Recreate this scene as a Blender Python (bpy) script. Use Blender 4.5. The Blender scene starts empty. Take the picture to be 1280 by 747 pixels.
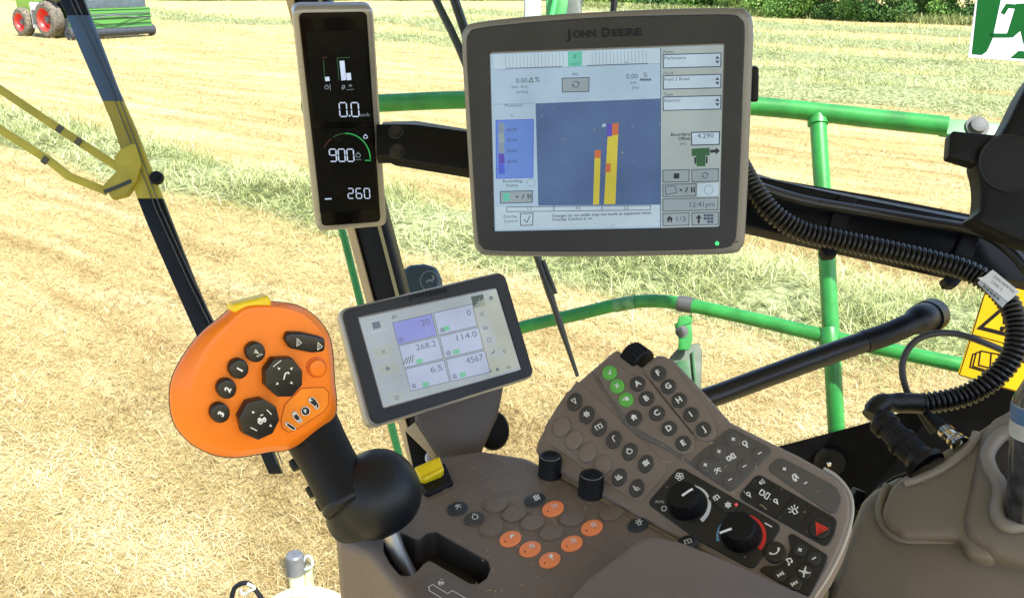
import bpy, math, random
import numpy as np
from mathutils import Vector, Matrix
from mathutils.geometry import tessellate_polygon

random.seed(7)
rng = np.random.default_rng(11)
S = bpy.context.scene
COL = S.collection

# ------------------------------------------------------------------ camera
W0, H0, FPX = 1280.0, 747.0, 1108.0
EYE = 3.3
PITCH = math.radians(20.0)
CAM = Vector((0, 0, EYE))
CX = Vector((1, 0, 0))
CF = Vector((0, math.cos(PITCH), -math.sin(PITCH)))
CU = Vector((0, math.sin(PITCH), math.cos(PITCH)))
EXPO = 1.44

def cam2w(v):
    return CX * v[0] + CU * v[1] - CF * v[2]

def ray(u, v):
    return CX * ((u - W0 / 2) / FPX) + CU * (-(v - H0 / 2) / FPX) + CF

def P3(u, v, d):
    return CAM + ray(u, v) * d

def G(u, v, z=0.0):
    r = ray(u, v)
    return CAM + r * ((z - EYE) / r.z)

# ------------------------------------------------------------------ colours and materials
def lin(c):
    return tuple((x / 12.92 if x <= 0.04045 else ((x + 0.055) / 1.055) ** 2.4) for x in (k / 255.0 for k in c))

MATS = {}
def mat(name, col, rough=0.5, metal=0.0, var=0.12, vscale=30.0, bump=0.0, bscale=400.0, spec=0.5, col2=None, coat=0.0, detail=4.0):
    if name in MATS:
        return MATS[name]
    m = bpy.data.materials.new(name); m.use_nodes = True
    nt = m.node_tree; b = nt.nodes['Principled BSDF']
    b.inputs['Roughness'].default_value = rough
    b.inputs['Metallic'].default_value = metal
    b.inputs['Specular IOR Level'].default_value = spec
    if coat: b.inputs['Coat Weight'].default_value = coat
    tc = nt.nodes.new('ShaderNodeTexCoord')
    nz = nt.nodes.new('ShaderNodeTexNoise'); nz.inputs['Scale'].default_value = vscale; nz.inputs['Detail'].default_value = detail
    nt.links.new(tc.outputs['Object'], nz.inputs['Vector'])
    cr = nt.nodes.new('ShaderNodeValToRGB')
    c1 = [max(0, x * (1 - var)) for x in col]
    c2 = list(col2) if col2 else [min(1, x * (1 + var)) for x in col]
    cr.color_ramp.elements[0].position = 0.3; cr.color_ramp.elements[1].position = 0.7
    cr.color_ramp.elements[0].color = (*c1, 1); cr.color_ramp.elements[1].color = (*c2, 1)
    nt.links.new(nz.outputs['Fac'], cr.inputs['Fac'])
    nt.links.new(cr.outputs['Color'], b.inputs['Base Color'])
    rr = nt.nodes.new('ShaderNodeMapRange')
    rr.inputs['To Min'].default_value = max(0.03, rough - 0.08); rr.inputs['To Max'].default_value = min(1, rough + 0.08)
    nz3 = nt.nodes.new('ShaderNodeTexNoise'); nz3.inputs['Scale'].default_value = vscale * 2.3; nz3.inputs['Detail'].default_value = 6
    nt.links.new(tc.outputs['Object'], nz3.inputs['Vector'])
    nt.links.new(nz3.outputs['Fac'], rr.inputs['Value']); nt.links.new(rr.outputs['Result'], b.inputs['Roughness'])
    if bump:
        n2 = nt.nodes.new('ShaderNodeTexNoise'); n2.inputs['Scale'].default_value = bscale; n2.inputs['Detail'].default_value = 3
        nt.links.new(tc.outputs['Object'], n2.inputs['Vector'])
        bp = nt.nodes.new('ShaderNodeBump'); bp.inputs['Strength'].default_value = bump; bp.inputs['Distance'].default_value = 0.0006
        nt.links.new(n2.outputs['Fac'], bp.inputs['Height']); nt.links.new(bp.outputs['Normal'], b.inputs['Normal'])
    MATS[name] = m
    return m

def emis(name, col255, k=1.0, rough=0.4, spec=0.12):
    """a lit screen surface: col255 is what the screen shows"""
    if name in MATS:
        return MATS[name]
    m = bpy.data.materials.new(name); m.use_nodes = True
    nt = m.node_tree; b = nt.nodes['Principled BSDF']
    c = lin(col255)
    b.inputs['Base Color'].default_value = (0.012, 0.012, 0.013, 1)
    b.inputs['Roughness'].default_value = rough
    b.inputs['Specular IOR Level'].default_value = spec
    tc = nt.nodes.new('ShaderNodeTexCoord')
    nz = nt.nodes.new('ShaderNodeTexNoise'); nz.inputs['Scale'].default_value = 16; nz.inputs['Detail'].default_value = 5
    nt.links.new(tc.outputs['Object'], nz.inputs['Vector'])
    cr = nt.nodes.new('ShaderNodeValToRGB')
    cr.color_ramp.elements[0].color = (*[x * 0.80 for x in c], 1); cr.color_ramp.elements[1].color = (*[min(1, x * 1.10 + .02) for x in c], 1)  # cloudy noise stands in for glare on the screens
    nt.links.new(nz.outputs['Fac'], cr.inputs['Fac'])
    cr.color_ramp.elements[0].position = .25; cr.color_ramp.elements[1].position = .75
    nt.links.new(cr.outputs['Color'], b.inputs['Emission Color'])
    b.inputs['Emission Strength'].default_value = k / (2 ** EXPO)
    MATS[name] = m
    return m

# ------------------------------------------------------------------ planes
class Pl:
    def __init__(self, o, n):
        self.o = Vector(o); self.n = Vector(n).normalized()
        self.ex = (CX - self.n * CX.dot(self.n)).normalized()
        self.ey = self.n.cross(self.ex)
    @staticmethod
    def quad(q, d):
        A = np.array([[*ray(*p)] for p in q])
        # a - b + c - d = 0 with lam0 = 1
        M = np.stack([-A[1], A[2], -A[3]], axis=1)
        l = np.linalg.solve(M, -A[0])
        lam = np.array([1, *l]); lam *= d / lam.mean()
        p = [CAM + Vector(A[i]) * lam[i] for i in range(4)]
        n = (p[1] - p[0]).cross(p[2] - p[0])
        if n.dot(CF) > 0: n = -n
        P = Pl(sum(p, Vector()) / 4, n)
        P.depths = lam
        return P
    def hit(self, u, v, h=0.0):
        r = ray(u, v)
        t = (self.o + self.n * h - CAM).dot(self.n) / r.dot(self.n)
        return CAM + r * t
    def loc(self, u, v, h=0.0):
        q = self.hit(u, v, h) - self.o
        return (q.dot(self.ex), q.dot(self.ey))
    def w(self, x, y, h=0.0):
        return self.o + self.ex * x + self.ey * y + self.n * h
    def locs(self, pts, h=0.0):
        return [self.loc(u, v, h) for u, v in pts]
    def mpp(self, u, v):
        return (self.hit(u, v) - CAM).dot(CF) / FPX

def frontal(d, tilt=(0, 0, 1)):
    return Pl(P3(640, 373.5, d), cam2w(tilt))

def crop(x0, y0, s):
    return lambda *p: [(x0 + a / s, y0 + b / s) for a, b in p]

# ------------------------------------------------------------------ 2D helpers
def area(p):
    return 0.5 * sum(p[i][0] * p[(i + 1) % len(p)][1] - p[(i + 1) % len(p)][0] * p[i][1] for i in range(len(p)))
def ccw(p):
    return list(p) if area(p) > 0 else list(reversed(p))
def fillet(p, r, seg=5):
    out = []; n = len(p)
    for i in range(n):
        a, b, c = Vector(p[i - 1]), Vector(p[i]), Vector(p[(i + 1) % n])
        rr = r[i] if isinstance(r, (list, tuple)) else r
        d1 = a - b; d2 = c - b
        l1, l2 = d1.length, d2.length
        if rr <= 0 or l1 < 1e-9 or l2 < 1e-9:
            out.append(tuple(b)); continue
        d1 /= l1; d2 /= l2
        ang = math.acos(max(-1, min(1, d1.dot(d2))))
        if ang > 3.05:
            out.append(tuple(b)); continue
        t = min(rr / math.tan(ang / 2), 0.48 * l1, 0.48 * l2)
        s, e = b + d1 * t, b + d2 * t
        for k in range(seg + 1):
            u = k / seg
            out.append(tuple(s * (1 - u) ** 2 + b * 2 * u * (1 - u) + e * u * u))
    return out
def inset(p, d):
    n = len(p); out = []
    for i in range(n):
        a, b, c = Vector(p[i - 1]), Vector(p[i]), Vector(p[(i + 1) % n])
        e1 = (b - a); e2 = (c - b)
        if e1.length < 1e-9: e1 = e2
        if e2.length < 1e-9: e2 = e1
        n1 = Vector((-e1.y, e1.x)).normalized(); n2 = Vector((-e2.y, e2.x)).normalized()
        m = n1 + n2
        if m.length < 1e-6: m = n1.copy()
        m.normalize()
        k = 1 / max(0.5, m.dot(n1))
        out.append((b.x + m.x * d * k, b.y + m.y * d * k))
    return out
def ell(cx, cy, a, b=None, deg=0, n=28):
    b = a if b is None else b
    t = math.radians(deg); out = []
    for k in range(n):
        q = 2 * math.pi * k / n
        x, y = a * math.cos(q), b * math.sin(q)
        out.append((cx + x * math.cos(t) - y * math.sin(t), cy + x * math.sin(t) + y * math.cos(t)))
    return out
def catmull(p, n=8, closed=False):
    P = [Vector(q) for q in p]; out = []; m = len(P)
    rngi = range(m) if closed else range(m - 1)
    for i in rngi:
        if closed: a, b, c, d = P[i - 1], P[i], P[(i + 1) % m], P[(i + 2) % m]
        else: a, b, c, d = P[max(i - 1, 0)], P[i], P[i + 1], P[min(i + 2, m - 1)]
        for k in range(n):
            t = k / n
            out.append(0.5 * ((2 * b) + (c - a) * t + (2 * a - 5 * b + 4 * c - d) * t * t + (3 * b - a - 3 * c + d) * t ** 3))
    if not closed: out.append(P[-1])
    return out
def arcp(cx, cy, r, a0, a1, n=16, ry=None):
    ry = r if ry is None else ry
    return [(cx + r * math.cos(math.radians(a0 + (a1 - a0) * k / n)), cy + ry * math.sin(math.radians(a0 + (a1 - a0) * k / n))) for k in range(n + 1)]
def stroke(pl, w):
    """outline quads of a polyline in the plane, width w (one polygon per polyline)"""
    L, R = [], []
    n = len(pl)
    for i in range(n):
        a = Vector(pl[max(i - 1, 0)]); b = Vector(pl[i]); c = Vector(pl[min(i + 1, n - 1)])
        if i == 0: a = b - (c - b)
        if i == n - 1: c = b + (b - a)
        d1 = (b - a); d2 = (c - b)
        if d1.length < 1e-9: d1 = d2
        if d2.length < 1e-9: d2 = d1
        d1 = d1.normalized(); d2 = d2.normalized()
        m = Vector((-d1.y - d2.y, d1.x + d2.x))
        if m.length < 1e-6: m = Vector((-d1.y, d1.x))
        m.normalize()
        k = w / 2 / max(0.4, m.dot(Vector((-d1.y, d1.x))))
        L.append((b.x + m.x * k, b.y + m.y * k)); R.append((b.x - m.x * k, b.y - m.y * k))
    return L, R

# ------------------------------------------------------------------ mesh builder
class MB:
    def __init__(self): self.v = []; self.f = []; self.m = []
    def add(self, vs, fs, mi=0):
        b = len(self.v); self.v.extend(Vector(q) for q in vs)
        for f in fs: self.f.append(tuple(b + i for i in f)); self.m.append(mi)
    def loft(self, rings, mi=0, cap0=False, cap1=True, closed=True):
        n = len(rings[0]); vs = [q for r in rings for q in r]; fs = []
        for k in range(len(rings) - 1):
            for i in range(n if closed else n - 1):
                j = (i + 1) % n
                fs.append((k * n + i, k * n + j, (k + 1) * n + j, (k + 1) * n + i))
        self.add(vs, fs, mi)
        b = len(self.v) - len(vs)
        if cap1: self.cap(b + (len(rings) - 1) * n, n, mi, False)
        if cap0: self.cap(b, n, mi, True)
    def cap(self, b, n, mi, flip):
        idx = list(range(b, b + n))
        tri = tessellate_polygon([[self.v[i] for i in idx]])
        # orientation reference by polygon normal
        nrm = Vector()
        for i in range(n): nrm += self.v[idx[i]].cross(self.v[idx[(i + 1) % n]])
        if flip: nrm = -nrm
        for t in tri:
            a, c, d = [self.v[idx[i]] for i in t]
            t2 = t if (c - a).cross(d - a).dot(nrm) > 0 else (t[0], t[2], t[1])
            self.f.append(tuple(idx[i] for i in t2)); self.m.append(mi)
    def slab(self, P, pts2, h0, h1, bev=0.0, seg=3, mi=0, cap0=False):
        p = ccw(pts2); rings = [[P.w(x, y, h0) for x, y in p]]
        if bev <= 0: rings.append([P.w(x, y, h1) for x, y in p])
        else:
            for k in range(seg + 1):
                a = math.pi / 2 * k / seg
                q = inset(p, bev * (1 - math.cos(a)))
                rings.append([P.w(x, y, h1 - bev + bev * math.sin(a)) for x, y in q])
        self.loft(rings, mi, cap0=cap0)
    def px(self, P, pts, h0, h1, bev=0.0, r=0.0, seg=3, mi=0, cap0=False):
        q = P.locs(pts, h1)
        if r: q = fillet(ccw(q), r)
        self.slab(P, q, h0, h1, bev, seg, mi, cap0)
    def flat(self, P, pts, h, mi=0, r=0.0):
        q = ccw(P.locs(pts, h))
        if r: q = fillet(q, r)
        b = len(self.v); self.v.extend(P.w(x, y, h) for x, y in q)
        self.cap(b, len(q), mi, False)
    def line(self, P, pts, wpx, h, mi=0, closed=False):
        """flat painted line given in picture pixels, width in pixels at that place"""
        q = [Vector(a) for a in P.locs(pts, h)]
        if closed: q = q + [q[0]]
        w = wpx * P.mpp(*pts[0])
        L, R = stroke(q, w)
        n = len(L); vs = [P.w(x, y, h) for x, y in L + R]
        fs = []
        for i in range(n - 1): fs.append((i + n, i + n + 1, i + 1, i))
        self.add(vs, fs, mi)
    def ring(self, P, outer, hole, h0, h1, bev=0.0, mi=0, hole_depth=None):
        o = ccw(outer); i = ccw(hole)
        oi = inset(o, bev) if bev else o
        V = [P.w(x, y, h1) for x, y in oi + i]
        tri = tessellate_polygon([[Vector((x, y, 0)) for x, y in oi], [Vector((x, y, 0)) for x, y in i]])
        fs = []
        for t in tri:
            a, b, c = [V[k] for k in t]
            fs.append(tuple(t) if (b - a).cross(c - a).dot(P.n) > 0 else (t[0], t[2], t[1]))
        self.add(V, fs, mi)
        if bev:
            R = []
            for k in range(4):
                a = math.pi / 2 * k / 3
                R.append([P.w(x, y, h1 - bev + bev * math.sin(a)) for x, y in inset(o, bev * (1 - math.cos(a)))])
            self.loft([[P.w(x, y, h0) for x, y in o]] + R, mi, cap1=False)
        else: self.loft([[P.w(x, y, h0) for x, y in o], [P.w(x, y, h1) for x, y in o]], mi, cap1=False)
        hd = h0 if hole_depth is None else hole_depth
        self.loft([[P.w(x, y, h1) for x, y in i], [P.w(x, y, hd) for x, y in i]], mi, cap1=False)
    def tube(self, path, rad, seg=12, mi=0, cap=True):
        pts = [Vector(p) for p in path]; n = len(pts)
        rad = [rad] * n if isinstance(rad, (int, float)) else rad
        t0 = (pts[1] - pts[0]).normalized()
        up = Vector((0, 0, 1)) if abs(t0.z) < 0.9 else Vector((1, 0, 0))
        a = t0.cross(up).normalized(); rings = []
        for i in range(n):
            t = (pts[min(i + 1, n - 1)] - pts[max(i - 1, 0)]).normalized()
            a = (a - t * a.dot(t)).normalized(); b = t.cross(a)
            rings.append([pts[i] + (a * math.cos(2 * math.pi * k / seg) + b * math.sin(2 * math.pi * k / seg)) * rad[i] for k in range(seg)])
        self.loft(rings, mi, cap0=cap, cap1=cap)
    def lathe(self, o, ax, prof, seg=32, mi=0, rib=0.0, ribs=None, cap=True, xdir=None):
        ax = Vector(ax).normalized()
        x = Vector(xdir) if xdir else (CX - ax * CX.dot(ax))
        if x.length < 1e-4: x = CU - ax * CU.dot(ax)
        x.normalize(); y = ax.cross(x); rings = []
        for j, (r, h) in enumerate(prof):
            rr = []
            for k in range(seg):
                q = 2 * math.pi * k / seg
                f = 1 + (rib * (1 if k % 2 else -1) if (ribs is None or j in ribs) and rib else 0)
                rr.append(Vector(o) + ax * h + (x * math.cos(q) + y * math.sin(q)) * r * f)
            rings.append(rr)
        self.loft(rings, mi, cap0=False, cap1=cap)
    def box(self, c, sx, sy, sz, ux=(1, 0, 0), uy=(0, 1, 0), uz=(0, 0, 1), mi=0):
        c = Vector(c); ux, uy, uz = Vector(ux), Vector(uy), Vector(uz)
        vs = [c + ux * (sx / 2 * i) + uy * (sy / 2 * j) + uz * (sz / 2 * k) for i in (-1, 1) for j in (-1, 1) for k in (-1, 1)]
        self.add(vs, [(0, 1, 3, 2), (4, 6, 7, 5), (0, 4, 5, 1), (2, 3, 7, 6), (0, 2, 6, 4), (1, 5, 7, 3)], mi)
    def text(self, P, s, c, right, up, hpx, h, mi=0, bold=0.0, wpx=None):
        vs, fs, bw, bh = glyphs(s, bold)
        k = hpx / 0.70; kx = k if wpx is None else wpx / bw
        R = Vector(right).normalized(); U = Vector(up).normalized()
        out = []
        for x, y in vs:
            q = Vector(c) + R * (x * kx) + U * (y * k)
            out.append(P.hit(q.x, q.y, h))
        # font faces look along +normal when R,U map to ex,ey
        flip = []
        for f in fs:
            a, b_, c_ = out[f[0]], out[f[1]], out[f[2]]
            flip.append(f if (b_ - a).cross(c_ - a).dot(P.n) > 0 else tuple(reversed(f)))
        self.add(out, flip, mi)
    def build(self, name, mats, parent=None, label=None, sharp=35, smooth=True):
        me = bpy.data.meshes.new(name)
        root = parent
        while root is not None and root.parent is not None: root = root.parent
        off = root.location if root is not None else Vector()
        o = bpy.data.objects.new(name, me)
        if root is None and self.v:
            lo = [min(v[i] for v in self.v) for i in range(3)]; hi = [max(v[i] for v in self.v) for i in range(3)]
            off = Vector(((lo[0] + hi[0]) / 2, (lo[1] + hi[1]) / 2, lo[2]))
            o.location = off
        me.from_pydata([tuple(v - off) for v in self.v], [], self.f)
        for m in (mats if isinstance(mats, (list, tuple)) else [mats]): me.materials.append(m)
        me.polygons.foreach_set('material_index', self.m)
        me.update()
        if smooth:
            me.polygons.foreach_set('use_smooth', [True] * len(me.polygons))
            me.set_sharp_from_angle(angle=math.radians(sharp))
        COL.objects.link(o)
        if parent is not None: o.parent = parent
        if label: o['label'] = label
        return o

_GL = {}
def glyphs(s, bold):
    key = (s, bold)
    if key in _GL: return _GL[key]
    cu = bpy.data.curves.new('t', 'FONT'); cu.body = s; cu.size = 1.0; cu.resolution_u = 2; cu.offset = bold
    cu.align_x = 'CENTER'
    ob = bpy.data.objects.new('t', cu)
    me = ob.to_mesh()
    vs = [(v.co.x, v.co.y) for v in me.vertices]; fs = [tuple(p.vertices) for p in me.polygons]
    ob.to_mesh_clear(); bpy.data.objects.remove(ob); bpy.data.curves.remove(cu)
    if vs:
        cx = (min(v[0] for v in vs) + max(v[0] for v in vs)) / 2
        vs = [(x - cx, y - 0.35) for x, y in vs]
    bw = max(v[0] for v in vs) - min(v[0] for v in vs)
    _GL[key] = (vs, fs, bw, 0.7)
    return _GL[key]

def tag(o, label=None, cat=None, group=None, kind=None):
    if label: o['label'] = label
    if cat: o['category'] = cat
    if group: o['group'] = group
    if kind: o['kind'] = kind
    return o
def thing(name, label, cat, loc, group=None):
    o = bpy.data.objects.new(name, None); o.empty_display_size = 0.05
    o.location = Vector(loc); COL.objects.link(o)
    return tag(o, label, cat, group)

# icons: polylines / polygons in a unit box (x right, y up); 'L' = line, 'F' = filled
CIRC = lambda x, y, r, a0=0, a1=360, n=16: [(x + r * math.cos(math.radians(a0 + (a1 - a0) * k / n)), y + r * math.sin(math.radians(a0 + (a1 - a0) * k / n))) for k in range(n + 1)]
ICONS = {
 'check': [('L', [(-.5, 0), (-.1, -.55), (.1, -.5), (.55, .6)])],
 'cross': [('L', [(-.6, -.6), (.6, .6)]), ('L', [(-.6, .6), (.6, -.6)])],
 'plus': [('L', [(-.7, 0), (.7, 0)]), ('L', [(0, -.7), (0, .7)])],
 'minus': [('L', [(-.7, 0), (.7, 0)])],
 'home': [('F', [(-.8, .05), (0, .8), (.8, .05), (.55, .05), (.55, -.7), (.15, -.7), (.15, -.2), (-.15, -.2), (-.15, -.7), (-.55, -.7), (-.55, .05)])],
 'page': [('F', [(-.1, .6), (.8, .6), (.8, -.6), (-.1, -.6)]), ('L', [(-.85, 0), (-.55, .35), (-.3, -.1)])],
 'tri': [('L', [(-.5, .6), (.5, .6), (0, -.7), (-.5, .6), (.2, .6)])],
 'gear': [('L', CIRC(0, 0, .5)), ('L', CIRC(0, 0, .15, n=8))] + [('L', [(.5 * math.cos(a * 1.047), .5 * math.sin(a * 1.047)), (.85 * math.cos(a * 1.047), .85 * math.sin(a * 1.047))]) for a in range(6)],
 'book': [('L', [(-.8, -.5), (-.8, .5), (.8, .5), (.8, -.5), (-.8, -.5), (-.6, -.5)]), ('L', [(0, .5), (0, -.5)])],
 'spout': [('L', [(-.1, -.8), (-.1, .1), (.0, .5), (.4, .7), (.7, .5)])],
 'engine': [('L', [(-.3, .4), (.3, .4), (.65, .1), (.65, -.35), (.3, -.65), (-.35, -.65), (-.65, -.3), (-.65, .1), (-.3, .4), (0, .4)]), ('L', [(-.35, .7), (.3, .7)])],
 'grid': [('L', [(-.6, -.6), (.6, .6)]), ('L', [(-.7, .3), (.2, .7)]), ('L', [(-.2, -.7), (.7, -.2)]), ('L', CIRC(0, 0, .4)), ('L', [(.75, -.7), (.75, .7)])],
 'bars': [('L', [(-.7, .6), (-.7, -.6), (.7, -.6)]), ('L', [(-.3, -.5), (-.3, .3)]), ('L', [(.1, -.5), (.1, .6)]), ('L', [(.5, -.5), (.5, 0)])],
 'seat': [('L', [(-.5, .8), (-.1, -.2), (.5, -.2)]), ('L', [(-.6, .1), (-.35, -.7), (.6, -.7)])],
 'leaf': [('F', [(-.7, -.2), (-.2, .5), (.2, .1), (.7, .4), (.5, -.3), (.0, -.15), (-.2, -.6)])],
 'drop': [('F', [(-.15, -.8), (.1, -.8), (.1, -.3), (.6, .1), (.3, .7), (-.3, .7), (-.6, .1), (-.15, -.3)])],
 'drum': [('L', CIRC(0, 0, .6)), ('L', CIRC(0, 0, .25, n=10)), ('L', [(-.6, -.6), (.7, -.6)])],
 'arm': [('L', [(-.7, -.5), (.2, .4), (.7, .1)]), ('L', [(-.4, .5), (.5, -.5)]), ('L', [(-.7, .2), (-.2, .6)])],
 'mach': [('F', [(-.8, -.3), (-.4, .4), (0, .4), (.1, 0), (.7, .1), (.8, -.4)]), ('L', CIRC(-.3, -.4, .25, n=10)), ('L', CIRC(.4, -.45, .2, n=10)), ('L', [(.2, .6), (.7, .5)])],
 'fan': [('L', CIRC(.45 * math.cos(a), .45 * math.sin(a), .33, n=10)) for a in (0.3, 1.55, 2.8, 4.07, 5.33)],
 'lamp': [('L', [(-.3, -.5), (-.3, .3), (.3, .3), (.3, -.5), (-.3, -.5), (0, -.5)]), ('L', [(-.5, .1), (-.9, .3)]), ('L', [(.5, .1), (.9, .3)]), ('L', [(-.35, .5), (-.6, .9)]), ('L', [(.35, .5), (.6, .9)]), ('L', [(0, .5), (0, .95)])],
 'hazard': [('L', [(-.85, -.65), (.85, -.65), (0, .85), (-.85, -.65), (0, -.65)]), ('L', [(-.35, -.35), (.35, -.35), (0, .3), (-.35, -.35), (0, -.35)])],
 'phone': [('L', [(-.8, .1), (-.6, -.1), (0, -.3), (.6, -.1), (.8, .1)]), ('F', [(-.95, .15), (-.75, .4), (-.45, .1), (-.65, -.2)]), ('F', [(.95, .15), (.75, .4), (.45, .1), (.65, -.2)])],
 'note': [('L', [(-.3, -.5), (-.3, .7), (.5, .5), (.5, -.3)]), ('F', CIRC(-.5, -.5, .25, n=8)[:-1]), ('F', CIRC(.3, -.3, .25, n=8)[:-1])],
 'mute': [('F', [(-.5, -.3), (-.1, -.3), (.4, -.7), (.4, .7), (-.1, .3), (-.5, .3)]), ('L', [(-.8, -.8), (.8, .8)]), ('L', [(-.8, .8), (.8, -.8)])],
 'next': [('F', [(-.7, -.5), (0, 0), (-.7, .5)]), ('F', [(0, -.5), (.7, 0), (0, .5)]), ('L', [(.8, -.5), (.8, .5)])],
 'prev': [('F', [(.7, -.5), (0, 0), (.7, .5)]), ('F', [(0, -.5), (-.7, 0), (0, .5)]), ('L', [(-.8, -.5), (-.8, .5)])],
 'beam': [('L', CIRC(-.3, 0, .4, 90, 270) + [(-.3, .4)]), ('L', [(0, .4), (.7, .6)]), ('L', [(0, .0), (.8, 0)]), ('L', [(0, -.4), (.7, -.6)])],
 'reel': [('L', CIRC(-.5, .2, .3, n=10)), ('L', [(-.2, .2), (.6, .0)]), ('L', [(.1, -.6), (.1, .5)]), ('L', [(.5, -.5), (.7, .5)]), ('L', [(-.5, -.1), (-.6, -.7)])],
 'tank': [('L', [(-.5, -.3), (-.2, .6), (.4, .6), (.5, -.2), (-.5, -.3), (0, -.27)]), ('L', CIRC(-.2, -.6, .22, n=8)), ('L', [(.1, .3), (.6, -.6)])],
 'light': [('L', CIRC(0, .2, .42, n=10)), ('L', [(-.2, -.2), (0, -.8), (.2, -.2)])],
 'plan': [('L', [(-.8, -.3), (-.8, .4), (-.2, .4), (-.2, .1), (.3, .1), (.3, .5), (.8, .5), (.8, -.5), (.3, -.5), (.3, -.2), (-.2, -.2), (-.2, -.4), (-.8, -.4)])],
 'defog': [('L', [(-.7, -.4), (-.6, .5), (.6, .5), (.7, -.4), (-.7, -.4), (0, -.4)]), ('L', [(-.2, -.7), (0, -.2), (-.2, .2), (0, .7)])],
 'arrows': [('L', CIRC(0, 0, .6, 20, 160, 10)), ('L', CIRC(0, 0, .6, 200, 340, 10)), ('F', [(.8, .35), (.3, .25), (.65, -.1)]), ('F', [(-.8, -.35), (-.3, -.25), (-.65, .1)])],
 'deer': [('F', [(-.7, -.2), (-.2, .15), (.2, .1), (.45, .45), (.75, .3), (.4, .0), (.3, -.3), (.1, -.15), (-.3, -.15), (-.6, -.5)]), ('L', [(.45, .45), (.3, .8)]), ('L', [(.5, .4), (.6, .8)])],
}
def icon(mb, P, name, c, s, right, up, h, mi=0, w=1.0):
    R = Vector(right).normalized(); U = Vector(up).normalized()
    f = lambda q: tuple(Vector(c) + R * (q[0] * s) + U * (q[1] * s))
    for k, pts in ICONS[name]:
        q = [f(a) for a in pts]
        if k == 'L': mb.line(P, q, w, h, mi)
        else: mb.flat(P, q, h, mi)
# ------------------------------------------------------------------ cab materials
brown = mat('console_plastic', (0.165, 0.124, 0.097), 0.46, var=0.10, vscale=11, bump=0.8, bscale=1400)
brown2 = mat('keypad_plastic', (0.205, 0.162, 0.133), 0.45, var=0.09, vscale=11, bump=0.7, bscale=1500)
padm = mat('pad_vinyl', (0.178, 0.135, 0.106), 0.45, var=0.12, vscale=9, bump=0.9, bscale=1100)
beige = mat('trim_plastic', (0.195, 0.165, 0.128), 0.46, var=0.12, vscale=8, bump=0.9, bscale=1100)
beige2 = mat('trim_rim_plastic', (0.23, 0.205, 0.175), 0.5, var=0.05, vscale=6, bump=0.4, bscale=1100)
greyp = mat('key_grey', (0.046, 0.042, 0.039), 0.5, var=0.06, vscale=40, bump=0.25, bscale=1600)
gpan = mat('panel_grey', (0.086, 0.077, 0.069), 0.5, var=0.05, vscale=20, bump=0.25, bscale=1600)
black = mat('black_plastic', (0.004, 0.0045, 0.0058), 0.5, spec=.22, var=0.2, vscale=30, bump=0.3, bscale=1300)
black2 = mat('bezel_plastic', (0.034, 0.037, 0.045), 0.55, var=0.15, vscale=14, spec=.25, bump=0.8, bscale=1200)
gloss = mat('black_gloss', (0.003, 0.003, 0.0035), 0.15, var=0.2, vscale=20, spec=.12)
rubber = mat('black_rubber', (0.004, 0.0045, 0.0058), 0.5, spec=.25, var=0.2, vscale=12, bump=0.25, bscale=900)
boot = mat('boot_rubber', (0.006, 0.008, 0.012), 0.42, spec=.35, var=0.15, vscale=12, bump=0.2, bscale=900)
bpaint = mat('black_paint', (0.003, 0.0035, 0.0045), 0.4, var=0.2, vscale=15, spec=.2)
taupe = mat('rim_metallic', (0.20, 0.198, 0.195), 0.38, metal=0.3, var=0.05, vscale=12)
orange = mat('orange_plastic', (0.92, 0.215, 0.008), 0.36, var=0.04, vscale=10, bump=0.08, bscale=900)
okey = mat('orange_key', (0.95, 0.27, 0.085), 0.42, var=0.05, vscale=40)
yellow = mat('yellow_plastic', (0.85, 0.62, 0.01), 0.38, var=0.04, vscale=20)
white = mat('white_print', (0.80, 0.80, 0.78), 0.5, var=0.05, vscale=60)
offw = mat('grey_print', (0.26, 0.25, 0.23), 0.5, var=0.1, vscale=60)
gkey = mat('green_key', (0.12, 0.46, 0.075), 0.42, var=0.06, vscale=40)
redp = mat('red_print', (0.70, 0.03, 0.03), 0.45, var=0.05)
bluep = mat('blue_print', (0.16, 0.40, 0.66), 0.45, var=0.05)
steel = mat('bright_steel', (0.62, 0.60, 0.56), 0.25, metal=1.0, var=0.08, vscale=60)
dsteel = mat('dark_steel', (0.50, 0.48, 0.45), 0.38, metal=.85, var=0.15, vscale=30)
tan = mat('tan_trim', (0.44, 0.34, 0.20), 0.5, var=0.06, vscale=10)
seal = mat('seal_strip', (0.26, 0.24, 0.12), 0.35, var=0.1, vscale=20)
engr = mat('engraved_letters', (0.006, 0.009, 0.016), 0.5, spec=.2, var=0.1)
groove = mat('groove_dark', (0.035, 0.030, 0.027), 0.7, var=0.1)

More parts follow.
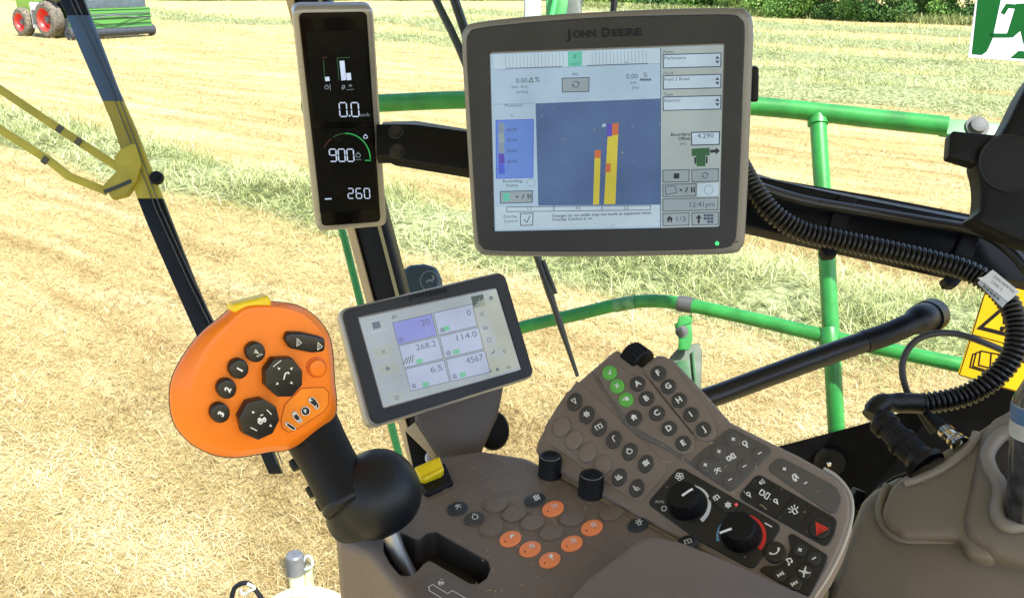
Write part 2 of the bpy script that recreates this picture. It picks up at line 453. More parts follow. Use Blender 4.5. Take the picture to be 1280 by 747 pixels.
# ================================================================== big monitor
c2 = crop(570, 0, 2.264)
q = [(576, 33), (941, 11), (929, 319), (592, 321)]
PB = Pl.quad(q, 0.83)
mon = thing('touch_monitor', 'large black bezelled monitor with taupe rim showing a blue field map', 'monitor', PB.hit(760, 320, -0.03))
out = catmull([(580, 36), (596, 28), (670, 20), (760, 14.5), (850, 11), (918, 10.5), (935, 15), (942, 34), (940.5, 90), (937, 180), (932, 290), (927, 311), (912, 318.5), (840, 320.5), (760, 322), (680, 322), (610, 320.5), (597, 315), (591, 300), (586, 230), (580, 130), (576, 55)], 4, closed=True)
out = [(a.x, a.y) for a in out]
m = MB(); m.slab(PB, PB.locs(out), -0.020, 0.0, 0.005, 4, cap0=True); m.build('housing', taupe, mon)
bez = catmull([(586, 42), (600, 35), (670, 27.5), (760, 21.5), (850, 19), (912, 18.5), (926, 24), (931, 38), (929, 100), (926, 190), (921, 285), (917, 302), (905, 310), (840, 313), (760, 314.5), (680, 314.5), (614, 313), (602, 308), (597, 295), (592, 230), (586.5, 130), (583, 60)], 4, closed=True)
hole = PB.locs(c2((92, 148), (762, 123), (746, 642), (106, 657)), 0.002)
m = MB(); m.ring(PB, PB.locs([(a.x, a.y) for a in bez], 0.002), fillet(ccw(hole), 0.003), -0.001, 0.0032, 0.0015, hole_depth=0.0003)
bz = m.build('bezel', black2, mon)
m = MB(); m.line(PB, c2((60, 688), (430, 694), (800, 684)), 1.2, 0.0035); m.build('groove', groove, bz)
m = MB(); m.text(PB, 'J', (710.5, 43), (1, -.035), (-.035, -1), 11, 0.0037, bold=0.04)
m.text(PB, 'OHN', (730.5, 42.4), (1, -.035), (-.035, -1), 8.6, 0.0037, bold=0.04, wpx=29)
m.text(PB, 'D', (757.5, 40.6), (1, -.035), (-.035, -1), 11, 0.0037, bold=0.04)
m.text(PB, 'EERE', (783.5, 40.4), (1, -.035), (-.035, -1), 8.6, 0.0037, bold=0.04, wpx=37)
m.build('lettering', engr, bz)
m = MB(); m.px(PB, ell(896.4, 304.3, 2.6), 0.002, 0.0038, 0.0006); m.build('status_light', emis('led_green', (60, 255, 120), 1.4), mon)
m = MB(); m.px(PB, [(938, 84), (949, 84), (948, 128), (937, 128)], -0.03, -0.008, 0.002, r=0.003); m.build('side_latch', black, mon)

m = MB(); m.px(PB, [(690, 150), (830, 140), (828, 240), (692, 245)], -.150, -.019, .004, r=.01); m.build('mount_block', black, mon)
# screen
bgs = emis('lcd_base', (160, 186, 205)); bg2 = emis('lcd_light', (176, 198, 212)); bgg = emis('lcd_sage', (158, 172, 170))
mapb = emis('lcd_map', (70, 98, 140)); dk = emis('lcd_ink', (58, 70, 92)); dk2 = emis('lcd_black', (30, 38, 46)); yel = emis('lcd_yellow', (198, 186, 64))
orn = emis('lcd_orange', (190, 104, 60)); pur = emis('lcd_violet', (84, 70, 170)); teal = emis('lcd_teal', (92, 184, 160)); leg = emis('lcd_legend', (96, 132, 204))
btn = emis('lcd_button', (140, 156, 162)); grn = emis('lcd_green', (40, 92, 58)); soft = emis('lcd_soft', (124, 142, 160)); legb = emis('lcd_blue', (70, 92, 200))
SM = [bgs, bg2, bgg, mapb, dk, dk2, yel, orn, pur, teal, leg, btn, grn, soft, legb]
HS = 0.0006
m = MB(); m.flat(PB, c2((97, 153), (757, 128), (745, 641), (110, 654)), HS); scr = m.build('screen', bgs, mon)
def F(mb, pts, k, lev=1, P=PB, H=HS): mb.flat(P, pts, H + 0.00025 * lev, k)
def T(mb, s, x, y, hpx, k=4, lev=3, w=None, b=0.0):
    mb.text(PB, s, c2((x, y))[0], (1, -.032), (-.03, -1), hpx / 2.264 * 1.05, HS + 0.00025 * lev, k, b, None if w is None else w / 2.264)
def BX(mb, x0, y0, x1, y1, fill, lev=1, edge=4, w=1.0, sl=-0.026):
    p = c2((x0, y0), (x1, y0 + sl * (x1 - x0)), (x1 - 1, y1 + sl * (x1 - x0)), (x0 + 1, y1))
    if fill is not None: F(mb, p, fill, lev)
    if edge is not None: mb.line(PB, p, w, HS + 0.00025 * (lev + 1), edge, closed=True)
r_ = MB()   # top read-outs
F(r_, c2((105, 155), (580, 137), (580, 180), (107, 198)), 1)
for i in range(40):
    if 17 <= i <= 23: continue
    x = 140 + i * 10.2
    r_.line(PB, c2((x, 155 - (x - 140) * .033), (x + 1, 194 - (x - 140) * .036)), 0.55, HS + .0006, 13)
r_.line(PB, c2((140, 194), (300, 189)), .8, HS + .0006, 4); r_.line(PB, c2((370, 186), (542, 180)), .8, HS + .0006, 4)
r_.line(PB, c2((107, 198), (580, 180)), .6, HS + .0006, 13)
F(r_, c2((316, 147), (357, 145), (357, 187), (317, 189)), 9, 2)
T(r_, '0', 336, 160, 11); T(r_, 'mm/s', 336, 181, 5, w=24)
T(r_, '0.00', 186, 228, 13); T(r_, 'est. dry', 180, 245, 7, w=46); T(r_, '(t/ha)', 188, 260, 7, w=32); T(r_, '%', 230, 225, 14, 5)
r_.line(PB, c2((206, 233), (213, 220), (219, 232), (206, 233)), .9, HS + .0008, 5)
T(r_, 'dry', 338, 209, 9, 5)
BX(r_, 300, 222, 377, 261, 11); icon(r_, PB, 'arrows', c2((339, 239))[0], 6.5, (1, 0), (0, -1), HS + .0009, 4, .8)
T(r_, '0.00', 498, 216, 13); T(r_, '%', 536, 212, 12, 5); T(r_, 'est.', 504, 233, 7, w=22); T(r_, '(%)', 508, 248, 7, w=20)
r_.line(PB, c2(*[(520 + k * 3.3, 229 - (k % 2) * 6) for k in range(11)]), 1.0, HS + .0008, 5)
r_.build('readout', SM, scr)
p_ = MB()   # map
F(p_, c2((225, 293), (578, 279), (578, 579), (233, 582)), 3)
F(p_, c2((392, 448), (409, 447), (405, 578), (388, 579)), 6, 2); F(p_, c2((393, 425), (410, 425), (409, 447), (392, 448)), 7, 2)
F(p_, c2((429, 385), (459, 381), (451, 577), (419, 578)), 6, 2); F(p_, c2((442, 350), (460, 348), (459, 381), (441, 384)), 7, 2)
F(p_, c2((427, 352), (442, 348), (441, 386), (427, 388)), 8, 2); F(p_, c2((424, 463), (438, 462), (437, 487), (422, 488)), 7, 3)
F(p_, c2((414, 352), (424, 350), (424, 358), (414, 360)), 0, 2)
p_.build('map_view', SM, scr)
d_ = MB()   # dust on the glass
for i in range(190):
    u, v = rng.uniform(614, 902), rng.uniform(60, 286); s = rng.uniform(.18, .5) if rng.uniform() > .08 else rng.uniform(.6, 1.0); a = rng.uniform(0, 3.1); e = rng.uniform(1, 2.2)
    d_.flat(PB, ell(u, v, s * e, s, math.degrees(a), 6), HS + .0022)
o = d_.build('dust', mat('dust_grey', (.30, .31, .33), .9), scr); tag(o, kind='stuff')
l_ = MB()   # legend column
l_.line(PB, c2((107, 296), (225, 292)), .6, HS + .0006, 13)
T(l_, 'Moisture', 163, 298, 8, w=50); T(l_, '%', 158, 328, 7)
BX(l_, 113, 341, 219, 505, 10, 1, 14, 1.0)
for k, cc in enumerate((13, 11, 13, 8, 14)):
    y = 348 + k * 29
    F(l_, c2((120, y), (136, y), (138, y + 28), (121, y + 28)), cc, 2)
for k, s in enumerate(('90.00', '75.00', '50.00', '30.00')): T(l_, s, 158, 367 + 30 * k, 8, 4, w=27)
T(l_, 'Recording', 160, 512, 8, 5, w=54); T(l_, 'Status', 158, 524, 8, 5, w=34)
l_.line(PB, c2(*ell(213, 517, 11)), .7, HS + .0008, 13, closed=True)
BX(l_, 125, 542, 217, 575, 11); F(l_, c2((133, 547), (152, 546), (152, 568), (134, 569)), 9, 3); T(l_, '• / II', 191, 556, 12, 4, w=44, b=.02)
l_.build('legend_panel', SM, scr)
b_ = MB()   # foot bar
F(b_, c2((112, 585), (578, 580), (576, 638), (115, 650)), 1)
BX(b_, 143, 586, 551, 599, None, 1, 4, .8, sl=-.012)
for x in (277, 413): b_.line(PB, c2((x, 582), (x, 597)), .9, HS + .0009, 4)
for x, s in ((208, '1.5'), (345, '3.0'), (482, '3.0')): T(b_, s, x, 588, 8)
T(b_, 'Overlap', 153, 612, 8, w=38); T(b_, 'Control', 155, 625, 8, w=38)
BX(b_, 182, 604, 218, 638, 1, 2); icon(b_, PB, 'check', c2((200, 620))[0], 7, (1, 0), (0, -1), HS + .0012, 4, 1.0)
T(b_, 'Changes to cut width may not work as expected when', 412, 606, 7.5, 5, w=282, b=.012)
T(b_, 'Overlap Control is on.', 330, 619, 7.5, 5, w=116, b=.012)
b_.build('message_bar', SM, scr)
s_ = MB()   # side column
F(s_, c2((581, 136), (757, 129), (745, 640), (582, 645)), 2)
s_.line(PB, c2((579, 136), (579, 645)), .9, HS + .0006, 4)
for y, lab, val, w in ((147, 'Farm', 'Parkmore', 60), (207, 'Field', 'Field 2 Road', 70), (267, 'Type', 'Exterior', 46)):
    T(s_, lab, 601, y, 8, 4, w=27); BX(s_, 586, y + 8, 750, y + 46, 1, 2, 4, 1.2); T(s_, val, 590 + w / 2, y + 17, 8.5, 5, 5, w=w)
    F(s_, c2((733, y + 20), (746, y + 20), (740, y + 11)), 4, 5); F(s_, c2((733, y + 25), (746, y + 25), (740, y + 34)), 4, 5)
T(s_, 'Boundary', 636, 380, 8.5, 5, w=55, b=.02); T(s_, 'Offset', 646, 392, 8.5, 5, w=36, b=.02); T(s_, '(m)', 642, 406, 7, 5, w=16)
BX(s_, 666, 375, 746, 411, 1, 2, 4, 1.4); T(s_, '4.290', 706, 384, 12, 4, 5, w=46)
F(s_, c2((667, 421), (718, 418), (718, 440), (667, 442)), 12, 2); F(s_, c2((680, 440), (706, 439), (706, 470), (681, 471)), 12, 3)
F(s_, c2((674, 445), (680, 445), (680, 464), (675, 464)), 5, 3); F(s_, c2((707, 443), (712, 443), (712, 462), (707, 462)), 5, 3)
F(s_, c2((719, 424), (735, 423), (735, 417), (747, 427), (735, 438), (735, 432), (719, 433)), 5, 3)
BX(s_, 585, 482, 660, 516, 11, 2); F(s_, c2((616, 491), (632, 490), (632, 505), (616, 506)), 5, 4)
BX(s_, 667, 480, 743, 515, 11, 2); icon(s_, PB, 'arrows', c2((705, 496))[0], 5.5, (1, 0), (0, -1), HS + .0013, 4, .9)
BX(s_, 585, 522, 680, 557, 11, 2); T(s_, '• / II', 654, 537, 13, 5, 5, w=44, b=.03)
for a, b2 in (((592, 528), (620, 526)), ((620, 526), (624, 545)), ((624, 545), (594, 551)), ((594, 551), (592, 528))): s_.line(PB, c2(a, b2), .9, HS + .0012, 4)
F(s_, c2((683, 520), (743, 517), (742, 553), (683, 556)), 1, 2); s_.line(PB, c2(*ell(715, 537, 12.5)), .8, HS + .0011, 13, closed=True)
BX(s_, 585, 563, 742, 598, 11, 2); T(s_, '12:41pm', 697, 578, 13, 4, 5, w=70)
BX(s_, 585, 604, 660, 639, 11, 2); icon(s_, PB, 'home', c2((605, 620))[0], 5.5, (1, 0), (0, -1), HS + .0013, 5); T(s_, '1/3', 637, 619, 13, 4, 5, w=26)
BX(s_, 667, 602, 743, 637, 11, 2); F(s_, c2((684, 632), (684, 618), (678, 618), (687, 607), (696, 618), (690, 618), (690, 632)), 5, 4)
for i in range(3):
    for j in range(3):
        if (i, j) == (0, 2): continue
        F(s_, c2((701 + 9.5 * i, 606 + 9 * j), (709 + 9.5 * i, 606 + 9 * j), (709 + 9.5 * i, 613 + 9 * j), (701 + 9.5 * i, 613 + 9 * j)), 4, 4)
s_.build('side_menu', SM, scr)

# ================================================================== tall display
c1 = crop(350, 0, 2.488)
q = [(365, 9), (467, 8), (484, 284), (396.5, 291)]
PT = Pl.quad(q, 0.98)
tall = thing('pillar_display', 'tall narrow black display with silver rim showing white digits', 'display', PT.hit(440, 290, -0.02))
m = MB(); m.px(PT, q, -0.018, 0.0, 0.005, r=0.010, seg=4, cap0=True); m.build('housing', mat('rim_silver', (0.30, 0.30, 0.305), 0.3, metal=0.5, var=0.05), tall)
m = MB(); m.px(PT, [(373, 17), (458.5, 15.5), (476, 277.5), (402.5, 283)], -0.001, 0.002, 0.001, r=0.006); tg = m.build('screen', gloss, tall)
m = MB(); m.flat(PT, [(383, 40), (456, 37), (465, 152), (392, 153)], 0.0024); m.flat(PT, [(392, 161), (465, 160), (472, 262), (400, 266)], 0.0024)
m.build('panel_area', mat('lcd_off', (0.005, 0.0055, 0.006), 0.25, spec=.15), tg)
m = MB(); m.px(PT, [(412, 120), (440, 118), (446, 190), (418, 192)], -.245, -.017, .004, r=.006); m.build('mount_arm', black, tall)
lw = emis('lcd_white', (205, 220, 246), 1.0); lg = emis('seg_green', (40, 170, 84), 1.0); ldg = emis('seg_dim_green', (28, 82, 46), 1.0); lr = emis('seg_dim_red', (76, 34, 30), 1.0); ldim = emis('seg_grey', (128, 140, 150), 1.0)
TM = [lw, lg, ldg, lr, ldim]
H7 = 0.0030
SEG = {'0': 'abcdef', '1': 'bc', '2': 'abged', '3': 'abgcd', '4': 'fgbc', '5': 'afgcd', '6': 'afgedc', '7': 'abc', '8': 'abcdefg', '9': 'abcdfg'}
def seven(mb, P, s, x0, y0, w, h, dx, h_, mi=0, t=1.5, sl=(.075, .985)):
    for ch in s:
        if ch == '.':
            mb.flat(P, [(x0 - 2.6, y0 + h - 2), (x0 - .8, y0 + h - 2), (x0 - .7, y0 + h), (x0 - 2.5, y0 + h)], h_, mi); continue
        f = lambda a, b: (x0 + a * w + b * h * sl[0], y0 + b * h * sl[1])
        g = .08
        D = {'a': ((g, 0), (1 - g, 0)), 'b': ((1, g * .7), (1, .5 - g * .5)), 'c': ((1, .5 + g * .5), (1, 1 - g * .7)), 'd': ((g, 1), (1 - g, 1)), 'e': ((0, .5 + g * .5), (0, 1 - g * .7)), 'f': ((0, g * .7), (0, .5 - g * .5)), 'g': ((g * 1.4, .5), (1 - g * 1.4, .5))}
        for c in SEG[ch]: mb.line(P, [f(*D[c][0]), f(*D[c][1])], t, h_, mi)
        x0 += dx
m = MB()
m.flat(PT, c1((140, 240), (153, 239), (155, 252), (141, 253)), H7, 0); m.line(PT, c1((135, 186), (139, 250)), .9, H7, 2); m.line(PT, c1((128, 180), (147, 179)), .8, H7, 3)
m.flat(PT, c1((185, 190), (200, 189), (206, 249), (191, 251)), H7, 0); m.flat(PT, c1((205, 228), (220, 227), (222, 249), (208, 250)), H7, 0)
m.line(PT, c1((183, 250), (178, 181), (218, 179)), .9, H7, 2)
icon(m, PT, 'engine', c1((145, 271))[0], 3.6, (1, 0), (0, -1), H7, 4, .8); m.line(PT, c1((155, 262), (157, 281)), .8, H7, 4)
icon(m, PT, 'tank', c1((197, 271))[0], 3.6, (1, 0), (0, -1), H7, 4, .8); icon(m, PT, 'arm', c1((219, 267))[0], 3.0, (1, 0), (0, -1), H7, 4, .7); m.line(PT, c1((207, 280), (230, 278)), .6, H7, 4)
m.build('gauge_bars', TM, tg)
m = MB(); seven(m, PT, '0.0', 423.8, 128.5, 9.0, 17.5, 14.8, H7); m.text(PT, 'km/h', c1((263, 357))[0], (1, -.03), (-.08, -1), 4.2, H7, 4, wpx=12)
m.build('speed_digits', TM, tg)
m = MB()
def aq(a): t = math.radians(a); return (205 + 76 * math.cos(t), 497 - 82 * math.sin(t))
m.line(PT, c1(*[aq(a) for a in range(92, -3, -5)]), 1.5, H7, 1); m.line(PT, c1((264, 499), (283, 499)), 1.5, H7, 1)
m.line(PT, c1(*[aq(a) for a in range(121, 92, -4)]), 1.2, H7, 2); m.line(PT, c1(*[aq(a) for a in range(152, 122, -5)]), 1.2, H7, 3)
seven(m, PT, '900', 411.5, 186.5, 8.2, 15.5, 10.9, H7); icon(m, PT, 'engine', c1((243, 482))[0], 4.2, (1, 0), (0, -1), H7, 4, .9); m.line(PT, c1((234, 497), (253, 496)), .7, H7, 4)
icon(m, PT, 'engine', c1((266, 425))[0], 3.6, (1, 0), (0, -1), H7, 0, .8)
m.build('engine_speed_dial', TM, tg)
m = MB(); seven(m, PT, '260', 434.6, 235.6, 6.6, 12.5, 10.2, H7, t=1.3); m.flat(PT, c1((139, 617), (160, 616), (161, 620), (140, 621)), H7, 0)
m.build('lower_digits', TM, tg)

# ================================================================== small monitor
c4 = crop(410, 320, 2.489)
q = [(422.5, 386), (630.5, 337.5), (670, 470), (461, 536)]
PS = Pl.quad(q, 0.80)
sm = thing('small_monitor', 'small tilted monitor with black bezel showing six white number boxes', 'monitor', PS.hit(560, 505, -0.02))
m = MB(); m.px(PS, q, -0.010, 0.0, 0.0035, r=0.010, seg=4, cap0=True); m.build('housing', mat('rim_champagne', (0.36, 0.355, 0.345), 0.3, metal=0.4, var=0.05), sm)
bo = PS.locs([(427, 388), (630, 340.5), (667.5, 468.5), (465.5, 531.5)], 0.002)
ho = PS.locs(c4((90, 188), (525, 96), (603, 353), (170, 475)), 0.002)
m = MB(); m.ring(PS, fillet(ccw(bo), 0.008), fillet(ccw(ho), 0.002), -0.001, 0.0032, 0.0015, hole_depth=0.0003); bz = m.build('bezel', black2, sm)
m = MB(); rt, up = (1, -.235), (-.26, -1)
m.text(PS, 'J', c4((253, 129))[0], rt, up, 6.2, .0037, bold=.02); m.text(PS, 'OHN', c4((279, 124))[0], rt, up, 5, .0037, bold=.02, wpx=17)
m.text(PS, 'D', c4((312, 117))[0], rt, up, 6.2, .0037, bold=.02); m.text(PS, 'EERE', c4((345, 111))[0], rt, up, 5, .0037, bold=.02, wpx=21)
m.build('lettering', engr, bz)
m = MB(); m.px(PS, [(520, 410), (585, 395), (600, 470), (535, 485)], -.09, -.009, .004, r=.006); m.build('mount_neck', black, sm)
w1 = emis('lcd2_base', (166, 176, 182)); w2 = emis('lcd2_box', (178, 190, 214)); w3 = emis('lcd2_blue', (142, 150, 214)); w4 = emis('lcd2_button', (168, 176, 172)); w5 = emis('lcd2_ink', (104, 112, 130)); w6 = emis('lcd2_green', (120, 190, 158)); w7 = emis('lcd2_dark', (84, 98, 92)); w8 = emis('lcd2_side', (178, 186, 192)); w9 = emis('lcd2_warm', (178, 184, 172))  # bluish glare veil mixed into the small screen's colours
S2 = [w1, w2, w3, w4, w5, w6, w7, w8, w9]; HP = 0.0006
m = MB(); m.flat(PS, c4((96, 194), (523, 101), (600, 352), (173, 470)), HP); sc2 = m.build('screen', w1, sm)
m = MB()
def f4(pts, k, lev=1): m.flat(PS, c4(*pts), HP + .00025 * lev, k)
f4([(448, 160), (520, 104), (596, 345), (505, 372)], 8)
for i in range(2):
    for j in range(3):
        ox, oy = 201 + 127 * i + 19.5 * j, 207 - 30 * i + 72 * j
        p = [(ox, oy), (ox + 121, oy - 28), (ox + 138, oy + 39), (ox + 17, oy + 68)]
        f4(p, 2 if (i, j) == (0, 0) else 1, 1); m.line(PS, c4(*p), .8, HP + .0006, 4, closed=True)
        s = [['20', '268.2', '6.5'], ['0', '114.0', '4567']][i][j]
        wd = {1: 12, 2: 27, 3: 38, 4: 54, 5: 64}[len(s)]
        m.text(PS, s, c4((ox + 116 - wd / 2, oy - 2))[0], rt, up, 7.6, HP + .0009, 4, wpx=wd / 2.489)
        m.text(PS, 'ha' if j else 'rpm', c4((ox + 112, oy + 24))[0], rt, up, 2.8, HP + .0009, 3)
        if j or i:
            gx = ox + (40 if i == 0 else 28) + (12 if j else 0); gy = oy + 43
            f4([(gx, gy), (gx + 20, gy - 5), (gx + 24, gy + 9), (gx + 4, gy + 14)], 5, 3)
        if (i, j) == (0, 1):
            for k in range(4): m.line(PS, c4((ox + 14 + 9 * k, oy + 58 - 2 * k), (ox + 24 + 7 * k, oy + 36 - 3 * k)), 1.1, HP + .0009, 6)
        elif (i, j) != (0, 0): icon(m, PS, 'drum', c4((ox + 27, oy + 52))[0], 4.0, rt, up, HP + .0009, 4, .8)
        else: icon(m, PS, 'bars', c4((ox + 27, oy + 50))[0], 4.0, rt, up, HP + .0009, 4, .7)
m.build('number_boxes', S2, sc2)
m = MB()
for (x, y, w, h, ic) in ((137, 287, 62, 34, 'cross'), (150, 341, 62, 30, 'home'), (190, 431, 38, 26, 'arrows')):
    p = [(x, y), (x + w, y - w * .22), (x + w + h * .27, y - w * .22 + h), (x + h * .27, y + h)]
    f4(p, 3, 1); m.line(PS, c4(*p), .6, HP + .0006, 7, closed=True)
    icon(m, PS, ic, c4((x + w / 2 + 5, y + h / 2 - w * .11))[0], 3.6, rt, up, HP + .0009, 4, .8)
f4([(136, 207), (160, 202), (165, 222), (141, 228)], 4, 1); f4([(132, 236), (182, 226), (183, 230), (133, 240)], 7, 1)
m.line(PS, c4((160, 408), (250, 388)), .5, HP + .0006, 7)
m.text(PS, 'JDi', c4((206, 188))[0], rt, up, 3.4, HP + .0009, 6, bold=.02); m.line(PS, c4((222, 186), (300, 168)), .9, HP + .0006, 7)
m.build('menu_keys', S2, sc2)
m = MB()
for k in range(6):
    x, y = 449 + 11.5 * k, 130 + 40 * k
    if k < 5:
        p = [(x - 5, y - 4), (x + 33, y - 12), (x + 43, y + 24), (x + 5, y + 32)]
        f4(p, 6 if k == 0 else 7, 1); icon(m, PS, ('check', 'cross', 'bars', 'arrows', 'deer')[k], c4((x + 18, y + 10))[0], 4.2, rt, up, HP + .0009, 4 if k else 3, .8)
f4([(486, 117), (519, 109), (529, 143), (496, 152)], 3, 1); icon(m, PS, 'home', c4((507, 130))[0], 3.8, rt, up, HP + .0009, 4)
p = [(527, 285), (563, 276), (572, 308), (535, 318)]; f4(p, 7, 1); icon(m, PS, 'tri', c4((549, 296))[0], 3.2, rt, up, HP + .0009, 4, .7)
for x, y, ic in ((507, 358, 'arm'), (527, 352, 'home'), (562, 343, 'bars')): icon(m, PS, ic, c4((x, y))[0], 3.2, rt, up, HP + .0009, 4, .7)
m.build('shortcut_keys', S2, sc2)
d_ = MB()
for i in range(110):
    s_, t_ = rng.uniform(0, 1, 2); p0 = Vector((450, 400)).lerp(Vector((620, 362)), s_); p1 = Vector((482, 506)).lerp(Vector((650, 460)), s_); p = p0.lerp(p1, t_); s = rng.uniform(.15, .45)
    d_.flat(PS, ell(p.x, p.y, s * rng.uniform(1, 2.5), s, rng.uniform(0, 180), 6), HP + .0018)
o = d_.build('dust', MATS['dust_grey'], sc2); tag(o, kind='stuff')
# ================================================================== armrest console
PC = Pl(P3(640, 650, 0.70), Vector((0, 0, 1)))
con = thing('armrest_console', 'brown armrest console with round keys, a lever slot and an orange key row', 'armrest', PC.hit(640, 690, -0.12))
c6 = crop(520, 600, 5.08); c7 = crop(660, 560, 6.22)
RC, UC = (1, -.36), (-.42, -.9)
top = [(417, 664), (462, 634), (505, 600), (545, 568), (600, 560), (660, 569), (690, 584), (745, 617), (800, 645), (870, 682), (960, 735), (1040, 790), (1060, 900), (500, 900), (520, 780), (505, 747), (459, 688), (425, 675)]
s0 = crop(500, 620, 5.88)
slot = s0((-120, 330), (-60, 290), (0, 262), (60, 282), (110, 308), (150, 302), (200, 258), (262, 250), (330, 290), (650, 470), (668, 530), (640, 600), (580, 645), (510, 640), (215, 470), (170, 500), (110, 570), (60, 588), (0, 580), (-70, 500), (-125, 400))
tp = fillet(ccw(PC.locs(top)), [0.012, 0.02, 0.03, 0.03, 0.02, 0.02, 0, 0, 0, 0, 0, 0, 0, 0, 0.02, 0.02, 0.03, 0.008][::-1] if area(PC.locs(top)) < 0 else 0.012)
sl = fillet(ccw(PC.locs(slot)), 0.004)
m = MB(); m.ring(PC, tp, sl, -0.11, 0.0, 0.008, hole_depth=-0.0015)
cb = m.build('top_shell', brown, con)
m = MB(); m.loft([[PC.w(x, y, -0.0015) for x, y in sl], [PC.w(x, y, -0.045) for x, y in sl]], cap1=False); m.build('slot_shade_wall', mat('slot_shade_dark', (0.038, 0.032, 0.028), 0.5), con)  # slot walls coloured dark to stand in for the shade inside
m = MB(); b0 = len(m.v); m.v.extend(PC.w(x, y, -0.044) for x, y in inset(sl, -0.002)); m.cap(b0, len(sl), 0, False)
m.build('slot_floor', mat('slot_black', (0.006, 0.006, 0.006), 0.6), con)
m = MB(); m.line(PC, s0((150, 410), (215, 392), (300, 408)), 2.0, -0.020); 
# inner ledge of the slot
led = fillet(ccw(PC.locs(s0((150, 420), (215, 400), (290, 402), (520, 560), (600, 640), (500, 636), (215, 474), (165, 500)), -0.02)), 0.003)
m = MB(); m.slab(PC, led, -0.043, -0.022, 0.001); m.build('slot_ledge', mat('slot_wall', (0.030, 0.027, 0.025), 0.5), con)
# side flank under the top edge (softly rolled)
m = MB(); fl = fillet(ccw(PC.locs([(408, 668), (420, 655), (470, 690), (512, 747), (540, 800), (500, 900), (438, 800), (425, 735)], -0.03)), 0.012)
m = MB(); m.slab(PC, inset(tp, .03), -.75, -.1095, .0); m.build('pedestal', mat('pedestal_black', (.012, .012, .012), .6), con)
# decal plate
m = MB(); m.px(PC, s0((110, 660), (275, 540), (330, 560), (540, 680), (575, 740), (560, 900), (100, 900)), -0.001, 0.0012, 0.0008, r=0.004); dp = m.build('gate_plate', mat('plate_brown', (0.135, 0.112, 0.095), 0.5, var=0.05), con)
m = MB(); m.line(PC, s0((330, 760), (215, 690), (212, 660), (240, 646), (350, 712), (385, 690), (480, 745), (520, 780)), 1.1, .0015)
icon(m, PC, 'mach', s0((298, 630))[0], 5.2, RC, UC, .0015, 0, 1.0)
m.build('gate_diagram', white, dp)
# hatch line of a lid behind the keys
m = MB(); m.line(PC, [(558, 581), (600, 566), (638, 579), (634, 584), (600, 599), (545, 625), (526, 631)], .7, .0006); m.build('lid_seam', mat('seam_light', (0.26, 0.225, 0.19), 0.5), con)
m = MB()
for a, b in (((618, 617), (770, 700)), ((655, 607), (716, 640)), ((590, 640), (640, 612)), ((640, 652), (700, 618)), ((690, 690), (775, 640)), ((716, 640), (790, 690))): m.line(PC, [a, b], .5, .0005)
m.build('key_grid', mat('seam_dark', (0.105, 0.085, 0.072), 0.6), con)
def key(P, th, c, a, b, deg, mt, h=0.0016, ic=None, s=4.5, R=RC, U=UC, imat=white, dot=None, bev=0.0007, w=1.0, ioff=(0, 0), label=None, dome=None):
    k = MB(); k.px(P, ell(c[0], c[1], a, b, deg, 32), -0.0005, h, bev)
    o = k.build('key', mt, th, label)
    if ic:
        k = MB(); cc = (c[0] + ioff[0], c[1] + ioff[1])
        if len(ic) <= 2 and ic not in ICONS: k.text(P, ic, cc, R, U, s, h + .0003, bold=.035)
        else: icon(k, P, ic, cc, s, R, U, h + .0003, 0, w)
        k.build('symbol', imat, o)
    if dot:
        k = MB(); k.px(P, ell(c[0] + dot[0], c[1] + dot[1], .9, .7), h, h + .0004); k.build('indicator', groove, o)
    return o
dkey = mat('dark_key', (0.022, 0.026, 0.031), 0.35, var=0.1, vscale=40)
for c in ((620, 629), (642.4, 640.4), (665.7, 651.6), (689.3, 664), (614.5, 658.5), (714.7, 646.4), (763.7, 639.6)):
    key(PC, con, c, 15, 8.6, -10, brown, h=0.0018)
for c, ic in (((571.6, 634.4), 'arm'), ((668.6, 623.6), 'grid'), ((797.5, 654.9), 'lamp')):
    key(PC, con, c, 13.6, 8.2, -14, dkey, h=0.0012, ic=ic, s=5.2, ioff=(1.5, -2), w=1.1, label='black key with a white machine symbol', dot=(-6, 3))
key(PC, con, (860, 676), 14, 8, -10, dkey, h=0.0012, ic='book', s=5, w=1.1)
key(PC, con, (592.6, 646.8), 13.4, 8.2, -14, greyp, h=0.0012, ic='engine', s=5.2, ioff=(1, -2), w=1.1, label='grey key with a white engine symbol')
for c, ic in (((691.3, 634.4), 'reel'), ((638, 671.9), 'leaf'), ((662.7, 684.6), 'drum'), ((687.3, 698.4), 'drop'), ((714.9, 677.8), 'drum'), ((739.9, 658), 'drum')):
    key(PC, con, c, 14.0, 9.2, -16, okey, h=0.0014, ic=ic, s=4.8, ioff=(2, -3), w=.9, dot=(-6.5, 4), label='orange key with a pale symbol')
